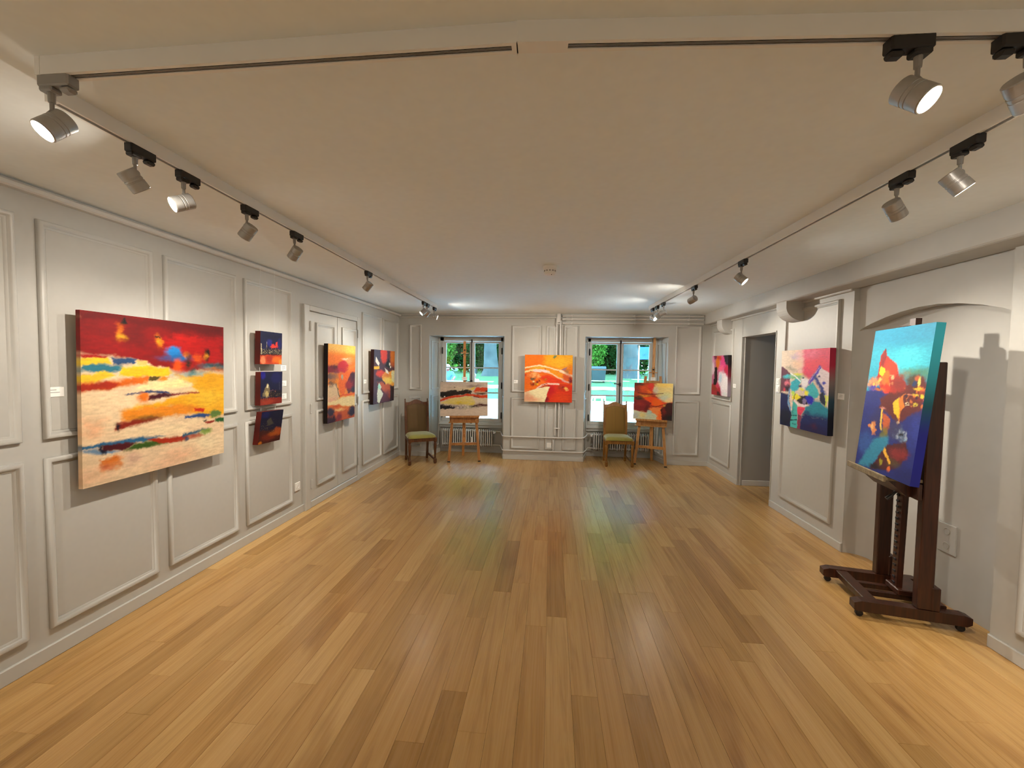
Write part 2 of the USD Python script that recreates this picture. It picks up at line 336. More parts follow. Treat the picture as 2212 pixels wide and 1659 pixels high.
# right wall: doorway, panelled pier, blind arch, second pier; a plastered beam on brackets above
wr = Thing('wall_right', kind='structure')
wr.put('wall_surface', box(R, R + 0.16, 5.895, D + 0.1, -0.05, H), WALL)
wr.put('wall_surface', box(R, R + 0.16, 5.035, 5.90, 2.04, H), WALL)
wr.put('wall_surface', box(R, R + 0.16, 3.83, 5.035, -0.05, H), WALL)
wr.put('wall_surface', box(R, R + 0.16, BACK, 2.60, -0.05, H), WALL)
ARC = [(3.83, 1.93), (3.80, 1.955), (3.70, 1.988), (3.55, 2.026), (3.40, 2.052), (3.25, 2.066), (3.10, 2.066), (2.95, 2.047), (2.82, 2.020), (2.70, 1.985), (2.63, 1.955), (2.60, 1.93)]
xA, xN = R + 0.045, R + 0.16
wr.put('arch_wall', prism(sg.Polygon(ARC + [(2.60, H), (3.83, H)]), xA, xN + 0.02, 'yzx'), PLASTER)
nf = [(R + 0.0, 3.845), (R + 0.005, 3.83), (R + 0.06, 3.815), (R + 0.105, 3.785), (R + 0.135, 3.73), (R + 0.147, 3.65), (R + 0.15, 3.55), (R + 0.15, 2.72), (R + 0.147, 2.66), (R + 0.13, 2.62), (R + 0.10, 2.60), (R, 2.585), (R + 0.3, 2.585), (R + 0.3, 3.845)]
wr.put('niche_wall', prism(nf, -0.05, 2.2), PLASTER, smooth=35)
panels(wr, MR, [(6.15, 6.855)], [(1.13, 2.175), (0.175, 1.085)])
panels(wr, MR, [(3.985, 4.84)], [(0.187, 2.24)])
panels(wr, MR, [(1.55, 2.46), (0.5, 1.4), (-0.55, 0.35)], [(0.17, 2.27)])
single('baseboard_right', cat(strip(MR, 5.895, D, 0, 0.075, 0.014), strip(MR, 3.83, 5.035, 0, 0.075, 0.014), strip(MR, BACK, 2.60, 0, 0.075, 0.014), box(R - 0.0, R + 0.10, 2.592, 2.606, 0, 0.075, 0.002)), TRIM, kind='structure')
rl = [strip(MR, a, b, 2.285, 2.315, 0.028, c=0.006) for a, b in ((6.40, D), (4.72, 6.22), (3.83, 4.53))]
rl += [tube([(R - 0.02, a, 2.335), (R - 0.02, b, 2.335)], 0.008, 8) for a, b in ((4.72, 6.22), (3.83, 4.53))]
single('trim_3', cat(*rl), TRIM, kind='structure')
bm = [(D + 0.02, 2.46), (6.4, 2.43), (5.2, 2.405), (3.8, 2.385), (2.4, 2.375), (BACK, 2.375)]
single('trim_4', rows_mesh([[(R + 0.02, y, H + 0.01), (xx, y, H + 0.01), (xx, y, 2.318), (xx + 0.008, y, 2.309), (xx + 0.02, y, 2.305), (R + 0.02, y, 2.305)] for y, xx in bm]), PLASTER, kind='structure')   # beam
def bracket(y0, y1, xf):
    pts = [(R + 0.01, 2.31), (xf, 2.31), (xf, 2.25)] + [(xf + (R - xf) * (1 - math.cos(t)), 2.25 - 0.145 * math.sin(t)) for t in np.linspace(0.1, 1.45, 9)] + [(R + 0.01, 2.105)]
    return prism(sg.Polygon(pts), y0, y1, 'xzy')
for k, (y0, y1, xf) in enumerate(((6.22, 6.40, 2.435), (4.53, 4.72, 2.405))):
    single('trim_%d' % (5 + k), bracket(y0, y1, xf), PLASTER, kind='structure')

# doorway and the passage behind it
d2 = Thing('door_2', kind='structure')
d2.put('jamb', box(R - 0.008, R + 0.06, 5.887, 5.899, 0, 2.05, 0.003), TRIM); d2.put('jamb', box(R - 0.008, R + 0.168, 5.031, 5.043, 0, 2.05, 0.003), TRIM)
d2.put('door_head', box(R - 0.008, R + 0.168, 5.035, 5.895, 2.032, 2.046, 0.003), TRIM)
d2.put('door_stop', box(R + 0.03, R + 0.045, 5.878, 5.889, 0, 2.035, 0.003), TRIM)
d2.put('threshold', box(R + 0.0, R + 0.05, 5.04, 5.89, -0.01, 0.003, 0.002), MATS['oak_dark'])
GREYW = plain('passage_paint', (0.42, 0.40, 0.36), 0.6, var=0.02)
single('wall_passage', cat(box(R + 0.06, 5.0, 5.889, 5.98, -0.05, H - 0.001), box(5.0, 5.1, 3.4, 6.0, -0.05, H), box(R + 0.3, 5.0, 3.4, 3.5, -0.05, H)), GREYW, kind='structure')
single('baseboard_passage', box(R + 0.06, 5.0, 5.876, 5.890, 0, 0.075, 0.003), plain('passage_trim', (0.68, 0.66, 0.63), 0.5), kind='structure')
fp = Thing('floor_passage', kind='structure')
for k in range(16):
    fp.put('plank', plank(0, 1, 0, 1).copy().apply_transform(np.array([[2.3, 0, 0, R + 0.05], [0, 0.1525, 0, 3.5 + k * 0.1525], [0, 0, 1, -0.002], [0, 0, 0, 1]])), OAKS[(3, 4, 3, 0)[k % 4]])
single('wall_front', box(-L - 0.2, R + 0.3, BACK - 0.2, BACK, -0.05, H), WALL, kind='structure')

# windows
def window(n, N, x0, x1, mid, lg, rg, bars, header):
    t = Thing('window_%d' % n, kind='structure'); y = 7.385; z0, z1 = 0.545, 2.075
    t.put('window_frame', cat(box(N[2] - 0.03, x0 + 0.035, y - 0.01, ND + 0.05, z0, NZ, 0.004), box(x1 - 0.035, N[3] + 0.03, y - 0.01, ND + 0.05, z0, NZ, 0.004), box(N[2], N[3], y - 0.01, ND + 0.05, header, NZ, 0.004), box(N[2], N[3], y - 0.015, ND + 0.05, z0 - 0.02, z0 + 0.03, 0.006)), WINPAINT)
    t.put('window_sill', cat(box(N[2] - 0.02, N[3] + 0.02, 7.355, ND + 0.02, 0.512, 0.536, 0.006), box(N[2] - 0.01, N[3] + 0.01, 7.40, ND + 0.02, 0.46, 0.513, 0.004)), WINPAINT)
    for (a, b), (ga, gb) in (((x0, mid), lg), ((mid, x1), rg)):
        g0, g1 = 0.636, 1.998
        c = t.put('casement', cat(box(a + 0.002, ga, y - 0.02, y + 0.03, 0.578, header - 0.004, 0.005), box(gb, b - 0.002, y - 0.02, y + 0.03, 0.578, header - 0.004, 0.005), box(ga - 0.01, gb + 0.01, y - 0.018, y + 0.03, 0.578, g0, 0.005), box(ga - 0.01, gb + 0.01, y - 0.018, y + 0.03, g1, header - 0.004, 0.005)), WINPAINT)
        zz = [g0] + list(bars) + [g1]
        for zb in bars: t.put('glazing_bar', box(ga - 0.005, gb + 0.005, y - 0.006, y + 0.022, zb - 0.011, zb + 0.011, 0.004), WINPAINT, on=c)
        for za, zb in zip(zz[:-1], zz[1:]): t.put('pane', box(ga - 0.004, gb + 0.004, y + 0.006, y + 0.010, za, zb), PANE, on=c)
    t.put('meeting_stile', box(mid - 0.022, mid + 0.022, y - 0.034, y - 0.016, 0.578, header - 0.004, 0.005), WINPAINT)
    bolt = t.put('espagnolette_bolt', cat(tube([(mid - 0.004, y - 0.045, 0.56), (mid - 0.004, y - 0.045, header + 0.02)], 0.0075, 8), box(mid - 0.016, mid + 0.010, y - 0.05, y - 0.034, header - 0.03, header + 0.03, 0.003), box(mid - 0.016, mid + 0.010, y - 0.05, y - 0.034, 0.545, 0.60, 0.003)), IRON)
    t.put('bolt_handle', cat(box(mid - 0.022, mid + 0.014, y - 0.06, y - 0.034, 1.27, 1.33, 0.004), tube(bend([(mid, y - 0.06, 1.30), (mid, y - 0.085, 1.30), (mid - 0.09, y - 0.085, 1.315)], 0.02), 0.007, 8), trimesh.creation.icosphere(1, 0.013).apply_translation((mid - 0.095, y - 0.085, 1.316))), IRON, on=bolt)
    for xh, s in ((x0 + 0.012, 1), (x1 - 0.012, -1)):
        for zh in (1.86, 1.24, 0.70): t.put('hinge', tube([(xh, y - 0.03, zh - 0.06), (xh, y - 0.03, zh - 0.05), (xh, y - 0.03, zh + 0.05), (xh, y - 0.03, zh + 0.06)], [0.005, 0.011, 0.011, 0.005], 10), IRON)
    return t
window(1, N1, -1.985, -0.870, -1.425, (-1.905, -1.470), (-1.378, -0.945), (1.555, 1.105), 2.035)
window(2, N2, 0.660, 1.775, 1.205, (0.712, 1.145), (1.255, 1.695), (1.553, 1.100), 2.040)

# ---------------------------------------------------------------- heating, sockets, detector
def radiator(x0, x1, valve, label):
    t = Thing('radiator', label, 'radiator', ((x0 + x1) / 2, 7.33, 0), group='column radiators under the windows')
    n = 24; p = (x1 - x0) / n
    fin = None
    for k in range(n):
        xc = x0 + p * (k + 0.5)
        path = [(xc, 7.29, 0.155), (xc, 7.29, 0.42), (xc, 7.31, 0.437), (xc, 7.36, 0.437), (xc, 7.38, 0.42), (xc, 7.38, 0.155), (xc, 7.36, 0.14), (xc, 7.31, 0.14), (xc, 7.29, 0.155)]
        t.put('fin', cat(tube(path, 0.0095, 6, caps=False), box(xc - 0.0075, xc + 0.0075, 7.305, 7.372, 0.15, 0.43)), RAD, smooth=True, world=True)
    t.put('header_pipe', cat(tube([(x0, 7.335, 0.41), (x1, 7.335, 0.41)], 0.016, 10), tube([(x0, 7.335, 0.165), (x1, 7.335, 0.165)], 0.016, 10)), RAD, world=True)
    for xs in (x0 + 0.2, x1 - 0.2): t.put('wall_bracket', box(xs - 0.012, xs + 0.012, 7.34, ND, 0.30, 0.33, 0.003), RAD, world=True)
    xe, s = (x1, 1) if valve > 0 else (x0, -1)
    t.put('thermostat_valve', cat(cyl((xe, 7.335, 0.41), (xe + s * 0.03, 7.335, 0.41), 0.012, 10), cyl((xe + s * 0.03, 7.36, 0.40), (xe + s * 0.03, 7.255, 0.40), 0.021, 14, 0.019)), WHITEP, smooth=30, world=True)
    return t
r1 = radiator(-1.955, -1.02, 1, 'low white column radiator in the left window niche, behind the beech easel')
r1.put('heat_meter', box(-1.415, -1.38, 7.262, 7.285, 0.19, 0.31, 0.005), WHITEP, world=True)
r2 = radiator(0.755, 1.72, -1, 'low white column radiator in the right window niche, behind the upholstered chair')
hp = Thing('heating_pipe', 'white heating pipes along the foot of the back wall linking both radiators', 'pipe', (-0.12, D - 0.04, 0))
py = D - 0.04
hp.put('flow_pipe', tube(bend([(-0.983, 7.335, 0.41), (-0.93, 7.335, 0.41), (-0.885, 7.335, 0.41), (-0.84, 7.10, 0.41), (-0.80, py, 0.398), (0.10, py, 0.398)], 0.05) + bend([(0.20, py, 0.398), (0.56, py, 0.405), (0.62, 7.10, 0.42), (0.66, 7.335, 0.42), (0.722, 7.335, 0.41)], 0.05), 0.0115, 10), PIPE, smooth=True, world=True)
hp.put('return_pipe', tube(bend([(-1.016, 7.335, 0.165), (-0.885, 7.335, 0.165), (-0.84, 7.10, 0.165), (-0.80, py, 0.158), (0.02, py, 0.158), (0.045, py, 0.165), (0.06, py, 0.158), (0.56, py, 0.162), (0.62, 7.10, 0.172), (0.66, 7.335, 0.172), (0.751, 7.335, 0.165)], 0.04), 0.0115, 10), PIPE, smooth=True, world=True)
hp.put('branch_pipe', tube(bend([(0.055, py, 0.16), (0.055, py, 0.345), (0.055, D + 0.0, 0.36)], 0.02), 0.0105, 10), PIPE, smooth=True, world=True)
rp_ = Thing('riser_pipe', 'pair of white pipes rising from skirting to ceiling behind the orange painting', 'pipe', (0.13, D - 0.04, 0))
for xx, zt in ((0.085, 2.40), (0.145, 2.36)):
    rp_.put('pipe', tube([(xx, py, 0.44 if xx < .1 else 0.414), (xx, py, zt)], 0.0125, 10), PIPE, smooth=True, world=True)
for z in (2.31, 1.15, 0.56): rp_.put('pipe_clip', box(0.068, 0.162, py - 0.016, D, z - 0.010, z + 0.010, 0.003), PIPE, world=True)
rp_.put('ceiling_sleeve', tube([(0.115, py + 0.01, 2.33), (0.115, py + 0.01, 2.37), (0.115, py + 0.01, H)], [0.03, 0.036, 0.036], 12), PIPE, smooth=30, world=True)
for k, (z, r) in enumerate(((2.318, 0.012), (2.385, 0.016), (2.438, 0.012))):
    t = Thing('ceiling_pipe', ('lowest of three white pipes under the ceiling above the right window', 'thicker middle one of three white pipes above the right window', 'topmost of three white pipes above the right window, against the cornice')[k], 'pipe', (1.3, D - 0.05, z))
    t.put('pipe', tube(bend([(0.18, D - 0.01, z - 0.0), (0.18, D - 0.045, z), (2.43, D - 0.045, z)], 0.03), r, 10), PIPE, smooth=True, world=True)
    for xx in (0.33, 1.35, 2.2): t.put('pipe_clip', box(xx - 0.008, xx + 0.008, D - 0.06, D, z - r - 0.003, z + r + 0.003, 0.002), PIPE, world=True)
def socket(M, u, v, w, h, label, holes=1, catname='socket', name='wall_socket', mat=None):
    mat = mat or WHITEP
    P = np.array(M(u, v, 0)); t = Thing(name, label, catname, tuple(P))
    t.put('cover_plate', strip(M, u - w / 2, u + w / 2, v - h / 2, v + h / 2, 0.010, n0=0.0, c=0.003), mat, world=True)
    for k in range(holes):
        vv = v + (k - (holes - 1) / 2) * h / holes
        if catname == 'socket':
            ring = [[M(u + rr * math.cos(a), vv + rr * math.sin(a), nn) for a in np.linspace(0, 2 * np.pi, 14, endpoint=False)] for rr, nn in ((0.024, 0.0098), (0.023, 0.0125), (0.020, 0.0125), (0.019, 0.004), (0.001, 0.004))]
            t.put('socket_well', rows_mesh(ring), mat, world=True)
            t.put('contact_hole', cat(*[strip(M, u + du - 0.003, u + du + 0.003, vv + dv - 0.003, vv + dv + 0.003, 0.0062, n0=0.004, c=0.001) for du, dv in ((-0.009, 0), (0.009, 0), (0, -0.006))]), BLACKP, world=True)
        else:
            t.put('rocker', strip(M, u - w * 0.34, u + w * 0.34, vv - h / holes * 0.36, vv + h / holes * 0.36, 0.015, n0=0.008, c=0.003), WHITEP, world=True)
            t.put('rocker_mark', strip(M, u - 0.008, u + 0.008, vv - 0.002, vv + 0.002, 0.0158, n0=0.0145, c=0.0003), INK, world=True)
    return t
socket(MB, -0.01, 0.262, 0.085, 0.085, 'white wall socket low on the back wall under the orange painting')
socket(ML, 4.05, 0.30, 0.085, 0.085, 'white wall socket low on the left wall beside the closet door')
socket(lambda u, v, n: (R + 0.149 - n, u, v), 3.05, 0.46, 0.13, 0.20, 'large wall-coloured socket plate on the niche wall behind the dark easel', 2, mat=TRIM)
socket(MR, 4.95, 1.42, 0.085, 0.165, 'white double light switch between the doorway and the pink mountain painting', 2, 'switch', 'light_switch')
t = Thing('smoke_detector', 'small round white smoke detector on the bare middle of the ceiling', 'smoke detector', (-0.026, 3.668, H))
t.put('base_ring', lathe([(0.0, 0), (0.062, 0), (0.062, -0.020), (0.056, -0.026), (0.0, -0.026)], 24), WHITEP, smooth=30)
t.put('sensor_head', lathe([(0.0, -0.02), (0.052, -0.02), (0.050, -0.060), (0.042, -0.072), (0.0, -0.076)], 24), WHITEP, smooth=30)
t.put('vent_slot', cat(*[box(0.0495, 0.0525, -0.007, 0.007, -0.048, -0.036).apply_transform(trimesh.transformations.rotation_matrix(a, (0, 0, 1))) for a in np.linspace(0, 2 * np.pi, 12, endpoint=False)]), INK)
t.put('indicator', trimesh.creation.icosphere(1, 0.004).apply_translation((0.015, -0.02, -0.075)), BLACKP)

# ---------------------------------------------------------------- lighting tracks
ZT = H - 0.052
def track(p, q, label, joints=()):
    """A white surface track with a dark slot underneath; joints are the blank feed covers along it (start, end)."""
    p, q = np.array(p, float), np.array(q, float); d = q - p; ln = np.linalg.norm(d); d /= ln; s = np.array([-d[1], d[0]])
    t = Thing('lighting_track', label, 'track', (*((p + q) / 2), H))
    def bar(a, b, lo, hi, z0, z1):
        c = [p + d * a + s * lo, p + d * b + s * lo, p + d * b + s * hi, p + d * a + s * hi]
        return hull([(x, y, z) for x, y in c for z in (z0, z1)])
    t.put('rail_body', cat(bar(0, ln, -0.019, -0.0085, ZT, H), bar(0, ln, 0.0085, 0.019, ZT, H), bar(0, ln, -0.0084, 0.0084, ZT + 0.014, H)), WHITEP, world=True)
    t.put('slot', bar(0.01, ln - 0.01, -0.0086, 0.0086, ZT + 0.003, ZT + 0.015), SLOT, world=True)
    t.put('conductor', cat(bar(0.01, ln - 0.01, -0.003, -0.0015, ZT + 0.001, ZT + 0.004), bar(0.01, ln - 0.01, 0.0015, 0.003, ZT + 0.001, ZT + 0.004)), ALU, world=True)
    for a, b in ((-0.004, 0.012), (ln - 0.012, ln + 0.004)): t.put('end_cap', bar(a, b, -0.020, 0.020, ZT - 0.001, H), WHITEP, world=True)
    for a, b in joints: t.put('feed_joint', bar(a, b, -0.0195, 0.0195, ZT - 0.0015, H), WHITEP, world=True)
    return t
track((-1.605, 1.21), (-1.690, 5.93), 'long white lighting track on the ceiling along the left wall', [(2.76, 2.90)])
track((1.470, 1.215), (1.385, 6.05), 'long white lighting track on the ceiling along the right wall', [(2.86, 3.00)])
track((-1.50, 1.114), (-0.105, 1.101), 'white lighting track crossing the ceiling close to the camera, left half')
track((-0.10, 1.098), (1.75, 1.190), 'white lighting track crossing the ceiling close to the camera, right half with two black adapters', [(0.0, 0.128)])

def spot(track_xy, along, aim, label, lit=True, black=True, power=1.0, cone=34.0, see=0, hang=0.060):
    """A track spotlight: adapter, stem, cylinder head turned to its aim; a real spot lamp sits in its mouth."""
    x, y = track_xy; u = np.array([*along, 0.0]); u /= np.linalg.norm(u); w = np.array([-u[1], u[0], 0])
    t = Thing('track_spotlight', label, 'spotlight', (x, y, ZT), group='cylinder spotlights on the ceiling tracks')
    B = BLACKP if black else GREYP; o = np.array([x, y, ZT])
    def obox(a0, a1, b, z0, z1, c=0.004):
        m = box(a0, a1, -b, b, z0, z1, c); T = np.eye(4); T[:3, 0], T[:3, 1], T[:3, 3] = u, w, o; return m.apply_transform(T)
    ad = t.put('adapter', cat(obox(-0.050, 0.052, 0.017, -0.030, 0.004), obox(-0.046, -0.004, 0.016, -0.043, -0.028)), B, world=True)
    t.put('locking_lever', cat(obox(0.016, 0.052, 0.014, -0.046, -0.030, 0.006)), B, world=True, on=ad)
    s0 = o + u * -0.022 + np.array([0, 0, -0.042]); k = s0 + np.array([0, 0, -hang])
    a = np.array(aim, float) - k; a /= np.linalg.norm(a)
    side_ = np.cross(a, (0, 0, 1)); side_ /= np.linalg.norm(side_); up = np.cross(side_, a)
    # the stem ends at the back top of the head
    c = k - up * 0.024 + a * 0.018
    t.put('stem', tube([s0, s0 + (0, 0, -0.028), s0 + (0, 0, -0.030), k - up * 0.0], [0.0095, 0.0085, 0.0055, 0.0055], 10), GREYP, smooth=30, world=True)
    t.put('pivot_knob', cyl(k - side_ * 0.012 - up * 0.002, k + side_ * 0.012 - up * 0.002, 0.012, 12), GREYP, smooth=30, world=True)
    T = np.eye(4); T[:3, 0], T[:3, 1], T[:3, 2], T[:3, 3] = side_, up, a, c
    r, l0, l1 = 0.0325, -0.038, 0.040
    hd = t.put('lamp_head', lathe([(0.0, l0), (r - 0.003, l0), (r, l0 + 0.003), (r, -0.008), (r - 0.0015, -0.007), (r - 0.0015, -0.004), (r, -0.003), (r, 0.004), (r - 0.0015, 0.005), (r - 0.0015, 0.008), (r, 0.009), (r, l1 - 0.002), (r - 0.002, l1), (r - 0.004, l1), (r - 0.006, l1 - 0.022), (0.0, l1 - 0.023)], 28).apply_transform(T), ALU, smooth=30, world=True)
    ring = t.put('bezel', lathe([(r - 0.007, l1 - 0.016), (r - 0.0045, l1 - 0.006), (r - 0.0035, l1 + 0.001), (r - 0.001, l1 + 0.001)], 28).apply_transform(T), WHITEP, smooth=30, world=True, on=hd)
    lens = lathe([(0.0, l1 - 0.012), (0.014, l1 - 0.0125), (0.0262, l1 - 0.0148)], 24).apply_transform(T)
    t.put('lens', lens, (GLOW if see else GLOWDIM) if lit else WHITEP, smooth=True, world=True, on=hd)
    if lit:
        p = c + a * (l1 + 0.012) - t.loc
        lamp = UsdLux.SphereLight.Define(stage, t.path + '/lamp'); lamp.CreateRadiusAttr(0.018); lamp.CreateIntensityAttr(LAMP * power * 100); lamp.CreateColorAttr(Gf.Vec3f(*WARM))
        sh = UsdLux.ShapingAPI.Apply(lamp.GetPrim()); sh.CreateShapingConeAngleAttr(cone); sh.CreateShapingConeSoftnessAttr(0.85)
        q = -a; sx = side_; sy = np.cross(q, sx)
        lamp.AddTransformOp().Set(Gf.Matrix4d(*sx, 0, *sy, 0, *q, 0, *p, 1))
    return t
def lx(y): return -1.605 - 0.085 * (y - 1.20) / 4.73
def rx(y): return 1.470 - 0.085 * (y - 1.16) / 4.89
SL = [(1.50, (-0.95, 3.30, 0.15), 'dull grey spotlight on the left track, nearest the track corner, turned down to the floor', 0.75, 0, 52),
      (1.715, (-2.6, 0.20, 1.35), 'grey spotlight on the left track with its lens glowing towards the wall at left', 1.0, 1, 46),
      (2.10, (-2.6, 2.10, 1.20), 'grey spotlight over the left edge of the large red and yellow painting', 0.62, 0, 44),
      (2.52, (-2.6, 2.75, 1.25), 'grey spotlight over the right part of the large red and yellow painting', 0.58, 0, 44),
      (3.60, (-2.6, 3.68, 1.25), 'lone grey spotlight in the middle of the left track, opposite the small city paintings', 0.9, 0, 42),
      (5.32, (-2.6, 4.72, 1.40), 'glowing spotlight at the far end of the left track, first of the three clustered there', 0.9, 1, 40),
      (5.49, (-2.6, 6.00, 1.35), 'grey spotlight in the middle of the three clustered at the left track end', 0.8, 0, 40),
      (5.85, (1.60, 6.80, 1.10), 'last grey spotlight at the window end of the left track, turned across the room', 1.8, 0, 34)]
for y, aim, lab, pw, see, cone in SL: spot((lx(y), y), (0.0, 1.0), aim, lab, power=pw, see=see, cone=cone)
SR = [(1.65, (2.55, 1.25, 0.80), 'grey spotlight on the right track nearest the camera, its rim lit towards the right wall', 0.28, 0, 44),
      (1.92, (2.40, 2.25, 1.25), 'grey spotlight on the right track above and before the blue easel painting', 0.6, 0, 42),
      (3.31, (2.45, 2.70, 1.20), 'glowing spotlight midway along the right track with a bright mouth', 1.5, 1, 42),
      (4.32, (-0.05, 6.95, 1.30), 'grey spotlight beyond the joint in the right track, before the far cluster', 1.35, 0, 32),
      (5.40, (-1.35, 6.70, 1.05), 'grey spotlight at the far end of the right track, turned across to the left easel', 1.7, 0, 34),
      (5.68, (2.55, 6.35, 1.40), 'middle spotlight of the far right cluster, turned to the pink painting', 0.8, 0, 40),
      (5.91, (2.55, 4.45, 1.30), 'last spotlight of the right track, next to the back wall', 2.2, 0, 38)]
for y, aim, lab, pw, see, cone in SR: spot((rx(y), y), (0.0, -1.0) if y < 5 else (0.0, 1.0), aim, lab, power=pw, see=see, cone=cone)
def nx(x): return np.interp(x, (-1.50, -0.04, 1.75), (1.114, 1.100, 1.190))
spot((-1.455, nx(-1.455)), (1.0, 0.0), (-2.15, -0.55, 0.30), 'brightly glowing spotlight with a grey adapter at the upper left track corner', black=False, power=0.6, see=1, cone=44)
spot((0.870, nx(0.87)), (-1.0, 0.0), (2.05, -0.55, 0.30), 'glowing spotlight with a black adapter on the near cross track, upper right', power=0.3, see=1, cone=44)
spot((1.130, nx(1.13)), (-1.0, 0.0), (2.50, 1.65, 0.85), 'spotlight cut by the right picture edge, on the near cross track', power=0.25, cone=34)

track((-2.0, -1.45), (2.0, -1.45), 'white lighting track across the ceiling behind the camera')
for x, aim in ((-1.3, (-2.6, -0.4, 1.3)), (-0.4, (-0.6, -2.6, 1.3)), (0.5, (0.8, -2.6, 1.3)), (1.3, (2.58, -0.4, 1.3))):
    spot((x, -1.45), (1.0, 0.0), aim, 'rear track spotlight aimed at the %s' % ('left wall', 'left part of the rear wall', 'right part of the rear wall', 'right wall')[int((x + 1.4) / 0.9)], power=1.6, cone=50)

